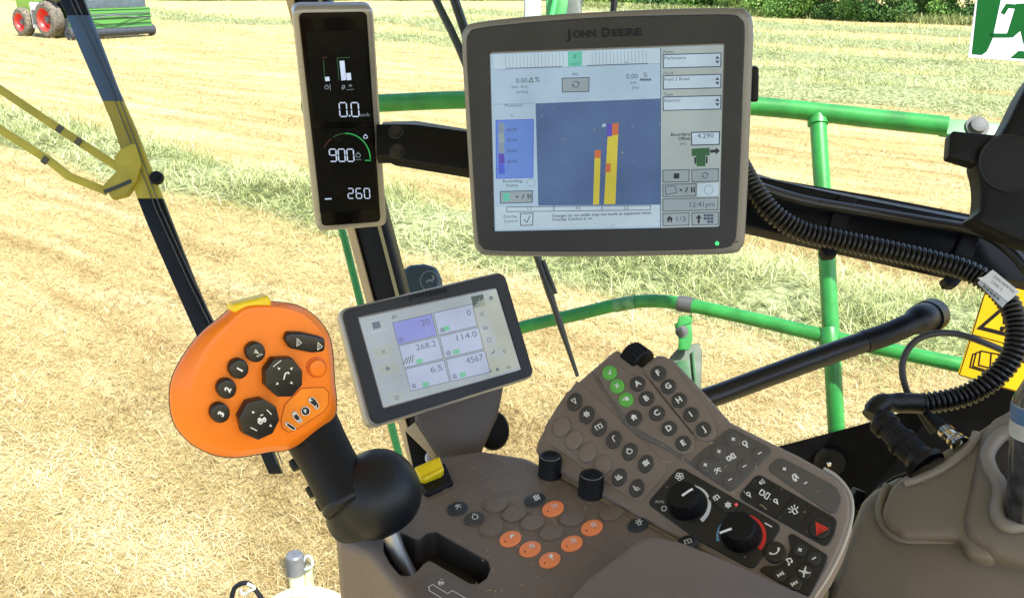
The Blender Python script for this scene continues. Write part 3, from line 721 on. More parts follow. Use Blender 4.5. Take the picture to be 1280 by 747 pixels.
def small_knob(u, v, r):
    o = PC.hit(u, v)
    k = MB(); k.lathe(o, (0, 0, 1), [(r * 1.03, 0), (r * 1.03, .001), (r, .0015), (r * .97, .0165), (r * .93, .0182), (r * .80, .0192), (r * .62, .0192), (r * .55, .0185), (r * .3, .0180), (r * .05, .0180)], 48, rib=.018, ribs=(2, 3))
    kb = k.build('rotary_knob', rubber, con)
    k = MB()
    for i in range(13):
        a = math.radians(200 + 140 * i / 12)
        p = o + Vector((math.cos(a), math.sin(a), 0)) * r * .86; k.box(p + Vector((0, 0, .0188)), .0005, .0014, .0004, ux=(math.cos(a), math.sin(a), 0), uy=(-math.sin(a), math.cos(a), 0))
    k.build('tick_marks', offw, kb)
    k = MB(); q = PC.loc(u, v)
    for i, (a, L) in enumerate(((190, .002), (210, .003), (228, .0025), (262, .0035), (295, .003))):
        a = math.radians(a); R_ = r * 1.42
        x, y = q[0] + R_ * math.cos(a), q[1] + R_ * math.sin(a); t = (-math.sin(a), math.cos(a))
        Lq, Rq = stroke([(x - t[0] * L / 2, y - t[1] * L / 2), (x + t[0] * L / 2, y + t[1] * L / 2)], .0010)
        k.add([PC.w(*z, .0006) for z in Lq + Rq], [(0, 1, 3, 2)])
    icon(k, PC, 'gear', (u - r * 620, v + r * 1700), 3.0, RC, UC, .0006, 0, .8)
    k.build('dial_scale', offw, con)
small_knob(687.5, 593, 0.0101); small_knob(738.5, 617, 0.0104)

# yellow latch switch standing at the back edge
lat = thing('rocker_switch', 'yellow rocker switch in a black base beside the joystick boot', 'switch', PC.hit(545, 592))
m = MB(); m.px(PC, [(517, 592), (556, 576), (567, 601), (533, 617)], -.004, .004, .002, r=.003); m.build('base', black, lat)
PY = Pl(PC.hit(536, 592, 0.012), Vector((0.10, -0.55, 0.83)))
m = MB(); m.px(PY, [(517.5, 583), (549.5, 569), (555.5, 586), (551, 590), (530.5, 600.5), (527, 599)], -.010, .0, .0025, r=.002); m.build('rocker', yellow, lat)
m = MB(); m.line(PY, [(526, 597), (553, 583)], .8, .0004); m.build('crease', mat('crease_ochre', (0.45, 0.30, 0.01), 0.6), lat)
m = MB(); icon(m, PC, 'gear', (556, 611), 4.0, RC, UC, .0007, 0, .9); m.line(PC, [(524, 632), (533, 630)], 1.2, .0007); m.build('switch_symbol', offw, con)

# ================================================================== keypad
nk = cam2w((-0.36, 0.71, 0.77))
PK = Pl(PC.hit(745, 613, 0.004), nk)
kp = thing('control_keypad', 'brown control keypad with letter keys A to J and two climate dials', 'control panel', PK.hit(860, 600, -0.03))
RK, UK = (.86, -.5), (-.57, -.82)
ck = crop(650, 420, 2.2837)
outl = [(669, 561), (672, 549), (681, 532), (694, 508), (707, 489), (734, 466), (764, 440), (771, 436), (780, 441), (802, 457.5), (813, 448.5), (821, 442.5), (830, 443), (842, 449), (882, 491), (913, 526), (956, 547.5), (1000, 569), (1044, 594), (1057, 608), (1063.5, 625), (1063, 648), (1053, 680), (1036, 715), (1016, 744), (1010, 765), (975, 745), (910, 706), (870, 684), (800, 647), (745, 615), (700, 589), (675, 574)]
m = MB(); m.slab(PK, PK.locs(outl), -0.022, 0.0, 0.0035, 4, cap0=True); m.build('housing', brown2, kp)
m = MB(); m.px(PK, [(760, 560), (830, 480), (1010, 600), (960, 690)], -.30, -.0215, .0); m.build('stand', MATS['pedestal_black'], kp)
m = MB(); e = [(1044, 594), (1057, 608), (1064.5, 625), (1064, 648), (1054.5, 680), (1037.5, 715), (1017, 746)]
m.tube([PK.hit(a.x, a.y, -0.003) for a in catmull([(1030, 585.5)] + e, 5)], .0016, 8); m.build('edge_trim', mat('trim_edge', (0.36, 0.32, 0.27), 0.3, var=0.05), kp)
def sub(name, pts, mt, h, r, bev=.0008, smooth=False, label=None):
    k = MB()
    if smooth: pts = [(a.x, a.y) for a in catmull(pts, 5, closed=True)]
    k.px(PK, pts, -.0005, h, bev, r=r); return k.build(name, mt, kp, label)
sub('letter_key_panel', [(750, 474), (754, 461), (764, 454), (774, 456), (784, 466), (790, 468.5), (799, 465), (808, 471), (830, 499), (858, 533), (868, 549), (867, 561), (856, 567), (843, 563), (815, 547), (797, 538), (786, 530), (768, 503)], brown2, .0016, 0, smooth=True)
sub('side_key_panel', [(806, 464), (810, 456), (820, 450), (832, 449.5), (842, 457), (868, 490), (886, 514), (895, 536), (892, 547), (880, 550), (868, 543), (840, 508)], brown2, .0016, 0, smooth=True)
sub('oval_key_panel', [(681, 538), (684, 527), (716, 482), (727, 480), (775, 524), (826, 572), (833, 583), (829, 594), (806, 622), (797, 625), (785, 621), (735, 588), (694, 559), (683, 548)], brown2, .0010, 0, smooth=True)
m = MB(); gp = [(741, 466), (752, 482), (772, 510), (789, 533), (806, 545), (832, 558), (852, 572), (870, 584)]
m.tube([PK.hit(a.x, a.y, -.0004) for a in catmull(gp, 6)], [.0008 + .0024 * math.sin(math.pi * min(1, (i + .5) / 43)) for i in range(43)], 8); m.build('crease', mat('crease_grey', (0.12, 0.108, 0.098), 0.5), kp)
m = MB(); m.line(PK, [(812, 474), (836, 504), (868, 543)], .6, .0020); m.build('seam', groove, kp)
for L, u, v in (('F', 822.6, 465.4), ('G', 835, 482), ('H', 848.6, 499.2), ('I', 863.2, 517), ('J', 879.2, 535.4), ('A', 796.6, 478.5), ('B', 807.7, 496.9), ('C', 820.8, 515.4), ('D', 836, 534.3), ('E', 853.8, 552.8)):
    key(PK, kp, (u, v), 9.9, 8.9, -25, greyp, h=.0034, ic=L, s=7.0, R=RK, U=UK)
key(PK, kp, (792.3, 521), 10, 9.3, -25, greyp, h=.0034, ic='home', s=5.2, R=RK, U=UK, label='grey key with a white house symbol')
for ic, u, v in (('check', 761.6, 464.9), ('cross', 771.1, 481.6), ('page', 782.3, 498.6)):
    key(PK, kp, (u, v), 9.3, 8.5, -25, gkey, h=.0034, ic=ic, s=4.4, R=RK, U=UK, w=1.5, label='green key with a white mark')
for ic, u, v in (('tri', 717.9, 501), ('gear', 733.2, 517.2), ('book', 748.5, 533), ('spout', 766.9, 548.3), ('engine', 786.6, 563.2), ('grid', 806.8, 578.5), ('bars', 773.5, 595.2), ('seat', 795.4, 608.7)):
    key(PK, kp, (u, v), 11.4, 8.8, -62, greyp, h=.0030, ic=ic, s=5.0, R=RK, U=UK, w=1.25)
for u, v in ((701.2, 532.1), (717, 548.7), (733.6, 564.5), (753.3, 579.4)):
    key(PK, kp, (u, v), 13.2, 10.2, -60, mat('blank_key', (0.19, 0.15, 0.125), 0.4, var=.05, vscale=20), h=.0032, bev=.0015)
# thumb wheel at the top notch
wo = PK.hit(796, 449, -.008); ax = (PK.hit(812, 459, -.008) - PK.hit(783, 438, -.008)).normalized()
m = MB(); m.lathe(wo - ax * .0095, ax, [(.004, 0), (.0125, 0), (.0135, .001), (.0135, .018), (.0125, .019), (.004, .019)], 44, rib=.045, ribs=(2, 3), xdir=nk); m.build('thumb_wheel', rubber, kp)
# plus / minus block
b_ = sub('plus_minus_panel', [(860, 578), (913, 532.5), (968, 561.5), (914, 615)], gpan, .0012, .006)
for u, v, ic in ((916.7, 548.3, 'plus'), (898.7, 563.6, 'plus'), (881.6, 580.3, 'plus'), (949.5, 565.8, 'minus'), (930.7, 582, 'minus'), (912.7, 598.7, 'minus')):
    key(PK, kp, (u, v), 9.6, 8.8, -25, gpan, h=.0022, ic=ic, s=3.8, R=RK, U=UK, w=1.5)
m = MB()
for u, v, ic in ((931.6, 554.4, 'light'), (913.6, 571, 'plan'), (897.4, 587.3, 'arm')): icon(m, PK, ic, (u, v), 6.2, RK, UK, .0015, 0, 1.6)
m.build('panel_symbols', white, b_)
# climate panel
cl = sub('climate_panel', [(808, 628), (849, 582), (978, 656), (942, 712), (875, 676)], mat('climate_black', (0.011, 0.0115, 0.013), 0.45, var=.1, bump=.3, bscale=1500), .0012, .006)
def dial(u, v, rp, top, ptr):
    r = rp * PK.mpp(u, v)
    o = PK.hit(u, v, .001)
    k = MB(); k.lathe(o, PK.n, [(r * 1.02, 0), (r * 1.0, .003), (r * .97, .006), (r * .92, .010), (r * .86, .0135), (r * .80, .0150), (r * .4, .0155), (r * .03, .0155)], 64, rib=.022, ribs=(1, 2, 3, 4))
    d = k.build('dial', rubber, kp, top)
    k = MB(); k.line(PK, ptr, 3.0, .0172); k.build('pointer', white, d)
    return r
dial(857.5, 629.5, 22.5, 'black fan speed dial', [(852.5, 619), (862, 612.5), (866, 610.5)])
dial(926, 668, 23.5, 'black temperature dial', [(899.5, 665.5), (914.5, 660)])
def arc3(k, u, v, r0, r1, a0, a1, mi, h=.0016):
    cx, cy = PK.loc(u, v); p = PK.mpp(u, v); A = []; B = []
    n = 24
    for i in range(n + 1):
        a = math.radians(a0 + (a1 - a0) * i / n); t = (r1[0] + (r1[1] - r1[0]) * i / n) * p
        ux, uy = math.cos(a), math.sin(a)
        A.append(PK.w(cx + ux * r0 * p, cy + uy * r0 * p, h)); B.append(PK.w(cx + ux * (r0 * p + t), cy + uy * (r0 * p + t), h))
    k.add(A + B, [(i, i + 1, n + 2 + i, n + 1 + i) for i in range(n)], mi)
m = MB(); arc3(m, 859, 631, 26, (1.0, 5.5), 95, -60, 0); m.build('fan_scale', mat('scale_white', (.7, .74, .78), .5), cl)
m = MB(); arc3(m, 926.5, 669, 26.5, (2, 5.0), 95, -50, 1); arc3(m, 925.5, 668, 26.5, (1.0, 4.0), 140, 190, 0); m.build('temperature_scale', [bluep, redp], cl)
m = MB(); icon(m, PK, 'defog', (895.5, 621.5), 5.0, RK, UK, .0028, 0, 1.2); m.build('defrost_symbol', white, cl)
m = MB(); icon(m, PK, 'gear', (910, 630.5), 5.0, RK, UK, .0028, 0, 1.5); m.build('cooling_symbol', white, cl)
m = MB(); m.text(PK, 'AUTO', (824.5, 626.5), (1, .05), (-.1, -1), 3.0, .0016, wpx=11); m.line(PK, ell(830, 635, 3), .9, .0016, closed=True); m.build('automatic_mark', white, cl)
m = MB(); m.line(PK, [(956, 653), (965, 658)], 1.8, .0016); m.build('dash_mark', white, cl)
m = MB(); icon(m, PK, 'fan', (849.5, 595), 6.4, RK, UK, .0016, 0, 1.0); m.build('fan_symbol', white, cl)
sk = sub('climate_key', [(884, 622), (893, 609), (925, 628), (915, 640), (906, 640)], mat('climate_key_black', (0.018, 0.018, 0.019), 0.35), .0024, .003)
m = MB(); m.px(PK, ell(920.2, 629.7, 2.0, 1.8), .001, .0030, .0005); m.build('red_indicator', emis('led_red', (225, 70, 80), 1.0), kp)
# grey hydraulic panel
g_ = sub('tilt_panel', [(957, 585), (974, 569.5), (1010, 588), (1045, 607.5), (1052, 622), (1047, 640), (1038, 641)], gpan, .0012, .006)
m = MB()
for u, v, ic, s in ((980.6, 585.5, 'plus', 3.6), (993.5, 596, 'tank', 6.0), (1007, 603, 'minus', 3.4)): icon(m, PK, ic, (u, v), s, RK, UK, .0015, 0, 1.5)
m.build('panel_symbols', white, g_)
# light keys
lt = sub('light_panel', [(921, 620), (947, 590.5), (1047, 648), (1043, 667), (1034, 684)], mat('lights_black', (0.009, 0.0095, 0.011), 0.42, var=.1, bump=.3, bscale=1500), .0012, .006)
m = MB()
for a, b in (((967.5, 605), (946, 633)), ((992, 619.5), (969, 647)), ((1017, 634), (994, 662)), ((933, 607), (958, 621))): m.line(PK, [a, b], .9, .0016)
m.build('key_gaps', mat('gap_black', (0.004, 0.004, 0.004), .8), lt)
m = MB()
icon(m, PK, 'beam', (952.5, 602), 4.6, RK, UK, .0016, 0, 1.2); icon(m, PK, 'light', (936, 617.5), 5.0, RK, UK, .0016, 0, 1.2); icon(m, PK, 'light', (970, 626), 5.0, RK, UK, .0016, 0, 1.3)
icon(m, PK, 'plan', (955.5, 617), 7.5, (.8, .5), (.5, -.8), .0018, 0, 1.3); icon(m, PK, 'lamp', (993, 638), 7.6, RK, UK, .0016, 0, 1.3)
m.build('light_symbols', white, lt)
m = MB()
for u, v in ((944, 600.5), (929, 611), (950, 631), (974.5, 645), (1008, 664)): m.flat(PK, ell(u, v, 1.1), .0017)
m.build('indicator_row', mat('indicator_grey', (.08, .08, .08), .4), lt)
key(PK, kp, (1024.7, 659), 13, 12.4, -25, mat('hazard_key', (0.015, 0.015, 0.016), .35), h=.0030, ic='hazard', s=8.6, R=RK, U=UK, imat=mat('hazard_red', (.72, .035, .02), .45), w=1.8, label='black key with a red warning triangle')
key(PK, kp, (968.8, 689), 13.6, 13.2, -25, mat('phone_key', (0.016, 0.016, 0.017), .35), h=.0026, ic='phone', s=8.2, R=RK, U=UK, w=1.7, label='black key with a white telephone handset')
mu = sub('music_panel', [(985, 668), (991, 665.5), (1035, 693), (1031, 708), (1012, 745), (975, 728), (948, 712), (956, 706), (972, 706), (984, 698), (988, 684)], mat('music_black', (0.009, 0.0095, 0.011), 0.42, var=.1, bump=.3, bscale=1500), .0012, .0025)
for u, v, ic, s in ((1000, 686.5, 'plus', 4), (1017.6, 697, 'minus', 4), (1005.9, 714, 'mute', 6.4), (975, 717.5, 'next', 5.2), (993.5, 728, 'prev', 5.2)):
    key(PK, kp, (u, v), 8.8, 8.2, -25, mat('music_key', (0.024, 0.024, 0.025), .4), h=.0024, ic=ic, s=s, R=RK, U=UK, w=1.6)
m = MB(); icon(m, PK, 'note', (987, 701), 6.0, RK, UK, .0016, 0, 1.6); m.build('music_note', white, mu)

# ================================================================== arm pad
PP = Pl(PC.hit(860, 720, 0.028), Vector((-0.05, 0.06, 1)))
padp = [(690, 790), (706, 745), (732, 716), (770, 688), (795, 668), (818, 663.5), (850, 670), (905, 691), (960, 715), (1010, 737), (1060, 760), (1120, 950), (640, 950)]
pd = MB(); q = PP.locs(padp); q = fillet(ccw(q), 0.018, 6)
pd.slab(PP, q, -0.05, 0.0, 0.010, 6); o = pd.build('arm_pad', padm)
tag(o, 'smooth brown padded arm rest below the temperature dial at the bottom edge', 'arm pad')

# ================================================================== joystick
nj = cam2w((0.60, -0.20, 0.77))
PJ = Pl(P3(320, 470, 0.60), nj)
cj = crop(210, 360, 3.395)
joy = thing('joystick', 'orange headed joystick with black numbered buttons on a black grip and boot', 'joystick', PC.hit(505, 712, -0.03))
B = [(350, 44), (445, 58), (520, 66), (590, 93), (650, 148), (686, 210), (700, 300), (706, 400), (714, 470), (706, 545), (642, 605), (560, 660), (500, 688), (440, 692), (370, 705), (290, 716), (200, 707), (120, 672), (60, 622), (22, 562), (7, 480), (12, 400), (40, 330), (90, 250), (150, 180), (220, 125), (280, 75)]
A = [(350, 85), (440, 80), (510, 88), (575, 113), (630, 165), (664, 220), (682, 305), (688, 400), (693, 463), (678, 530), (618, 588), (545, 637), (487, 664), (425, 668), (360, 676), (285, 686), (205, 668), (150, 630), (112, 575), (92, 510), (95, 435), (115, 365), (145, 300), (180, 235), (224, 182), (272, 137), (308, 103)]
Bc = catmull(cj(*B), 3, closed=True); Ac = catmull(cj(*A), 3, closed=True)
cen = sum((a for a in Ac), Vector((0, 0))) / len(Ac)
def lerp2(t): return [Ac[i] * (1 - t) + Bc[i] * t for i in range(len(Ac))]
m = MB(); rings = []
for t, h, s in ((1, -.040, .62), (1, -.034, .82), (1, -.024, .955), (1, -.016, .995), (1, -.0105, 1), (.90, -.0082, 1), (.55, -.0044, 1), (.24, -.0014, 1), (.08, -.0003, 1), (-.10, 0.0001, 1), (-.4, 0.0003, 1)):
    rings.append([PJ.hit(*(cen + (a - cen) * s), h) for a in lerp2(t)])
m.loft(rings, cap0=True); jh = m.build('head', orange, joy, sharp=60)
m = MB(); m.tube([PJ.hit(*(cen + (a - cen) * 1.0), -.0135) for a in lerp2(1)] + [PJ.hit(*lerp2(1)[0], -.0135)], .0006, 6, cap=False); m.build('shell_seam', groove, jh)
RJ, UJ = (.45, -.88), (-.86, -.48)
jb = mat('joystick_button', (0.014, 0.013, 0.013), 0.3, var=.15, bump=.15, bscale=1200)
def jkey(name, pts, h, bev, r=0, mt=jb, lab=None):
    k = MB(); k.px(PJ, pts, -.002, .0005, 0); base = PJ.locs(pts, .0)
    k = MB(); q = ccw(base); q = fillet(q, r) if r else q
    k.slab(PJ, q, -.002, h, bev, 4); return k.build(name, mt, jh, lab)
for t, u, v in (('A', 362, 265), ('1', 291, 335), ('2', 240, 419), ('3', 212, 521)):
    c = cj((u, v))[0]; o = jkey('button', ell(c[0], c[1], 12.2, 12.6), .0055, .0018)
    k = MB(); cc = PJ.hit(c[0], c[1], 0); w_ = PJ.n * .0058
    # lettering sits on the button top
    pr = PJ.loc(*c); 
    def top(u_, v_): return PJ.loc(u_, v_)
    kk = MB(); 
    if t == 'A': icon(kk, PJ, 'tri', (c[0], c[1] - 1), 3.6, RJ, UJ, 0, 0, 1.1); kk.text(PJ, 'AUTO', (c[0] + 3.6, c[1] + 3), (.9, -.35), (-.4, -.9), 2.5, 0, bold=.02, wpx=8)
    else: kk.text(PJ, t, c, RJ, UJ, 7.5, 0, bold=.05)
    kk.v = [x + w_ for x in kk.v]; kk.build('numeral', white, o)
def oct_(pts, ic):
    o = jkey('thumb_switch', cj(*pts), .0075, .0010, .0015)
    c = Vector((0, 0))
    for a in cj(*pts): c += Vector(a)
    c /= len(pts); w_ = PJ.n * .0077; k = MB()
    if ic == 1:
        for dx, dy, a in ((-7, -12, 220), (9, -12, 310), (-9, 7, 140), (9, 6, 40)):
            p = Vector((c.x + dx, c.y + dy)); q = [(p.x + 2.3 * math.cos(math.radians(a + s)), p.y + 2.3 * math.sin(math.radians(a + s))) for s in (0, 130, 230)]
            k.flat(PJ, q, 0)
        icon(k, PJ, 'spout', (c.x + 1, c.y - 3), 6.5, (.9, .2), (.2, -.9), 0, 0, 1.8); k.line(PJ, [(c.x - 14, c.y - 14), (c.x - 4, c.y - 22)], 1.0, 0)
    else:
        icon(k, PJ, 'mach', (c.x + 1, c.y + 0), 7.5, (.85, -.5), (-.5, -.85), 0, 0, 1.5)
        for p, q in (((8, -12), (14, -6)), ((-12, 10), (-4, 14))): k.line(PJ, [(c.x + p[0], c.y + p[1]), (c.x + q[0], c.y + q[1])], 1.2, 0)
        for dx, dy, a in ((-9, -9, 220), (13, 8, 40)):
            k.flat(PJ, [(c.x + dx + 2.2 * math.cos(math.radians(a + s)), c.y + dy + 2.2 * math.sin(math.radians(a + s))) for s in (0, 130, 230)], 0)
    k.v = [x + w_ for x in k.v]; k.build('symbol', white, o)
oct_([(432, 288), (512, 286), (552, 338), (552, 398), (508, 448), (448, 448), (398, 402), (396, 338)], 1)
oct_([(322, 470), (384, 457), (442, 490), (456, 545), (428, 602), (366, 630), (302, 602), (286, 535)], 2)
o = jkey('rocker', fillet(cj((495, 180), (560, 182), (655, 205), (655, 262), (600, 268), (510, 250), (485, 215)), 6, 6), .0055, .0022)
k = MB()
for u, v in ((540, 220), (628, 236)):
    c = cj((u, v))[0]; k.line(PJ, [(c[0] - 2, c[1] - 4.5), (c[0] + 3.4, c[1] + 1), (c[0] - 2.2, c[1] + 5)], .8, 0, closed=True); k.line(PJ, [(c[0] - .5, c[1] - 1.5), (c[0] - .5, c[1] + 2)], .6, 0)
k.v = [x + PJ.n * .0057 for x in k.v]; k.build('symbol', white, o)
c = cj((632, 335))[0]; jkey('orange_button', ell(c[0] - 1, c[1], 12.8, 13.0), .0012, .0008, mt=mat('orange_ring', (0.72, 0.12, 0.01), .4)); jkey('orange_button', ell(c[0] - 1, c[1], 10.4, 10.6), .0035, .0015, mt=orange)
cp = crop(330, 470, 7.47)
P5 = fillet(cp((160, 400), (200, 260), (350, 112), (560, 104), (606, 150), (604, 260), (560, 330), (330, 480), (230, 526), (170, 480)), 4, 5)
k = MB(); k.flat(PJ, P5, .0007); mp = k.build('mode_panel', mat('mode_orange', (0.93, 0.25, 0.010), .38), jh)
k = MB(); k.line(PJ, P5, .8, .0010, closed=True); k.build('panel_seam', mat('seam_orange', (0.35, 0.06, 0.008), .5), mp)
for pts in ([(420, 210), (450, 195), (480, 215), (512, 265), (510, 300), (485, 308), (465, 275), (420, 240)], [(268, 335), (295, 328), (320, 365), (355, 405), (350, 430), (320, 432), (285, 395), (265, 365)], [(198, 435), (215, 428), (295, 480), (295, 498), (270, 500), (205, 455)]):
    q = fillet(cp(*pts), 1.2, 4); k = MB(); k.px(PJ, q, 0, .0014, .0003); o = k.build('mode_key', jb, jh)
    k = MB(); k.line(PJ, q, .7, .0016, closed=True); k.build('outline', white, o)
c = cp((388, 325))[0]; k = MB(); k.px(PJ, ell(c[0], c[1], 5.4), 0, .0014, .0003); o = k.build('mode_key', jb, jh)
k = MB(); k.line(PJ, ell(c[0], c[1], 5.4), .7, .0016, closed=True)
rj, uj = (.75, -.6), (-.6, -.75)
k.text(PJ, 'P', c, rj, uj, 4.6, .0018, bold=.03); k.build('outline', white, o)
k = MB()
for t, u, v in (('R', 435, 220), ('T', 490, 288), ('M', 283, 350), ('N', 330, 412), ('F', 212, 444)): k.text(PJ, t, cp((u, v))[0], rj, uj, 4.0, .0019, bold=.03)
k.build('mode_letters', white, jh)
k = MB(); k.px(PJ, cj((272, 100), (276, 72), (430, 34), (441, 56), (440, 84), (310, 116)), -.012, -.002, .002, r=.002); k.build('top_button', yellow, jh)
# grip, boot and shaft
ga, gb = P3(382, 524, .666), P3(435, 622, .648)
gp = [ga + (gb - ga) * t for t in (-.10, 0, .15, .35, .55, .75, .9, 1.0)]
m = MB(); m.tube(gp, [.0232, .0228, .0219, .0208, .0202, .0202, .0207, .0206], 32); m.build('grip', rubber, joy)
m = MB()
for u, v in ((371, 579), (392, 612), (404, 629)):
    o_ = P3(u, v, .668); d_ = (gb - ga).normalized(); m.lathe(o_ - d_ * .005, d_, [(.001, 0), (.005, .001), (.0055, .004), (.005, .009), (.001, .010)], 12)
m.build('trigger_button', rubber, joy)
bc = P3(470, 617, .662); bd = (gb - ga).normalized()
m = MB(); rings = []
side = bd.cross(CF).normalized()
for i in range(19):
    a = math.pi * i / 18
    z = -math.cos(a) * .0315; r = math.sin(a) ** .8 * .0340
    rings.append([bc + bd * z * 1.02 + (side * math.cos(2 * math.pi * k_ / 36) + bd.cross(side) * math.sin(2 * math.pi * k_ / 36)) * max(r, .0005) for k_ in range(36)])
m.loft(rings, cap0=True); m.tube(catmull([P3(432, 618, .655), P3(440, 628, .658), P3(451, 640, .664), P3(460, 650, .668)], 4), [.0190, .0196, .0206, .0220, .0236, .0250, .0260, .0266, .0268, .0264, .025, .022, .018], 32); bo_ = m.build('boot', boot, joy, sharp=180)
r_m = bo_.modifiers.new('remesh', 'REMESH'); r_m.mode = 'VOXEL'; r_m.voxel_size = .0014; r_m.use_smooth_shade = True
s_m = bo_.modifiers.new('smooth', 'SMOOTH'); s_m.factor = .5; s_m.iterations = 30
m = MB(); m.tube([gb - bd * .0015, gb + bd * .0005, gb + bd * .003, gb + bd * .006], [.0202, .0212, .0212, .0196], 32, cap=True); m.build('collar', boot, joy, sharp=80)
m = MB(); m.tube([P3(478, 640, .668), P3(497, 690, .672), P3(513, 722, .676)], .0064, 20); m.build('shaft', dsteel, joy)
# ================================================================== monitor mount under the small monitor
PM = frontal(0.86, (0.05, 0.15, 1))
sb = thing('monitor_bracket', 'brown wedge shaped bracket carrying the small monitor', 'bracket', PM.hit(560, 570))
m = MB(); m.px(PM, [(519, 490), (630, 480), (622, 520), (603, 562), (600, 600), (557, 600), (557, 580), (545, 569), (519, 528)], -.03, 0, .003, r=.003); m.build('body', mat('bracket_brown', (0.085, 0.068, 0.058), .5, var=.06, bump=.3, bscale=1200), sb)
m = MB(); m.px(PM, [(505.5, 537), (519, 527), (546, 569), (543, 574)], -.032, -.0005, .001); m.build('edge_strip', tan, sb)
m = MB(); m.px(PM, ell(617, 538, 20, 25), -.045, -.031, .004); m.build('pivot_disc', rubber, sb)
m = MB(); m.px(PM, ell(537, 572, 6, 8), -.034, -.02, .002); m.build('bolt_head', mat('bolt_grey', (.4, .4, .42), .4, metal=.6), sb)
m = MB(); m.px(PM, [(506, 537), (511, 541), (536, 565), (534, 580), (518, 592)], -.05, -.035, .001); m.build('web', black, sb)

# ================================================================== pillar
PL = frontal(1.22)
pil = thing('corner_pillar', 'black corner post with tan strip behind the tall display', 'pillar', PL.hit(470, 600))
tl = lambda v: 357 + .266 * v
trr = lambda v: 411 + .262 * v
m = MB(); m.px(PL, [(tl(-90) + 9, -90), (trr(-90), -90), (trr(610), 610), (tl(610) + 9, 610)], -.06, 0, .012, cap0=True); m.build('cover', black, pil)
m = MB(); m.px(PL, [(tl(-90), -90), (tl(-90) + 9.5, -90), (tl(610) + 9.5, 610), (tl(610), 610)], -.05, .004, .001); m.build('edge_strip', tan, pil)
m = MB(); m.px(PL, [(trr(-90) - 13.5, -90), (trr(-90) - 9, -90), (trr(610) - 9, 610), (trr(610) - 13.5, 610)], .0, .0026, .001); m.build('seal_strip', seal, pil)

# ================================================================== beam that carries the large monitor
PBm = Pl(P3(760, 230, 0.97), cam2w((0.02, 0.30, 0.95)))
bm = thing('monitor_beam', 'flat black steel beam running behind the large monitor', 'beam', PBm.hit(800, 230))
m = MB(); m.px(PBm, [(470, 155), (495, 152), (582, 163.5), (760, 196), (940, 218), (1100, 245), (1240, 272), (1360, 300), (1360, 372), (1280, 352), (1190, 340), (940, 284), (760, 250), (582, 212), (492, 197), (486, 194), (470, 194)], -.02, 0, .0025, seg=2, cap0=True); m.build('plate', bpaint, bm)
m = MB(); m.px(PBm, [(478, 152.5), (520, 151), (584, 161.5), (584, 164), (520, 155.5), (478, 155)], -.02, .001, 0); m.px(PBm, [(940, 215), (975, 226), (1213, 272), (1213, 275.5), (1060, 245.5), (940, 219)], -.02, .001, 0); m.build('edge_highlight', mat('edge_highlight_blue', (0.16, 0.22, 0.32), .35, var=.1), bm)  # bluish highlight along the beam's upper edge, painted as strips
for u, v in ((495, 165), (496, 189)):
    o = PBm.hit(u, v); m = MB(); m.lathe(o, PBm.n, [(.0068, 0), (.0068, .003), (.006, .004)], 6); m.lathe(o, PBm.n, [(.0085, 0), (.0085, .001), (.008, .0014)], 24); m.build('bolt', mat('bolt_black', (.02, .02, .02), .4, metal=.3), bm)

# cable clips
def clip(pts, u, v):
    k = MB(); k.px(PBm, pts[0], -.001, .004, .001, r=.001); k.px(PBm, pts[1], -.002, .010, .002, r=.003)
    o = k.build('cable_clip', black); return o
cl1 = clip(([(1049, 243), (1072, 247), (1056, 287), (1036, 284)], [(1034, 283), (1053, 286), (1051, 300), (1046, 320), (1032, 321), (1027, 312), (1034, 303)]), 1, 1)
tag(cl1, 'black cable clip on the beam above the green vertical rail post', 'cable clip', 'cable clips on the monitor beam')
cl2 = clip(([(1211, 275), (1234, 278), (1215, 322), (1192, 318)], [(1186, 316), (1213, 322), (1208, 345), (1196, 358), (1184, 357), (1180, 348), (1188, 342)]), 1, 1)
tag(cl2, 'black cable clip on the beam beside the white hose tag', 'cable clip', 'cable clips on the monitor beam')

# hoses
def corr(path, r, pitch=.0052, amp=.16, seg=16):
    L = 0; out = []; rad = []; d = 0
    pts = catmull(path, 40)
    acc = [0]
    for i in range(1, len(pts)): acc.append(acc[-1] + (pts[i] - pts[i - 1]).length)
    n = int(acc[-1] / (pitch / 4)); j = 0
    for k in range(n + 1):
        s = acc[-1] * k / n
        while j < len(acc) - 2 and acc[j + 1] < s: j += 1
        t = (s - acc[j]) / max(1e-9, acc[j + 1] - acc[j])
        out.append(pts[j].lerp(pts[j + 1], t)); rad.append(r * (1 + amp * (0.5, .9, .5, -.9)[k % 4]))
    return out, rad
hp = [P3(*a) for a in ((925, 205, .96), (945, 240, .94), (968, 268, .93), (1003, 289, .925), (1045, 299, .92), (1105, 312, .91), (1170, 327, .90), (1215, 341, .89), (1250, 365, .875), (1270, 400, .86), (1268, 438, .85), (1243, 472, .85), (1203, 495, .86), (1150, 505, .87))]
m = MB(); pth, rad = corr(hp, .0098); m.tube(pth, rad, 16); hose = m.build('corrugated_hose', mat('hose_black', (0.005, 0.005, 0.006), .3, var=.2, spec=.45), sharp=60)
tag(hose, 'black corrugated hose curving round in front of the yellow warning label', 'hose')
m = MB(); m.tube(catmull([P3(*a) for a in ((930, 226, .955), (960, 238, .955), (1010, 252, .955), (1080, 264, .955), (1150, 276, .955), (1225, 290, .95), (1265, 315, .93), (1290, 345, .92))], 10), .0060, 14); o = m.build('smooth_cable', mat('cable_black', (0.015, 0.015, 0.016), .35)); tag(o, 'smooth black cable clipped along the top of the beam', 'cable')
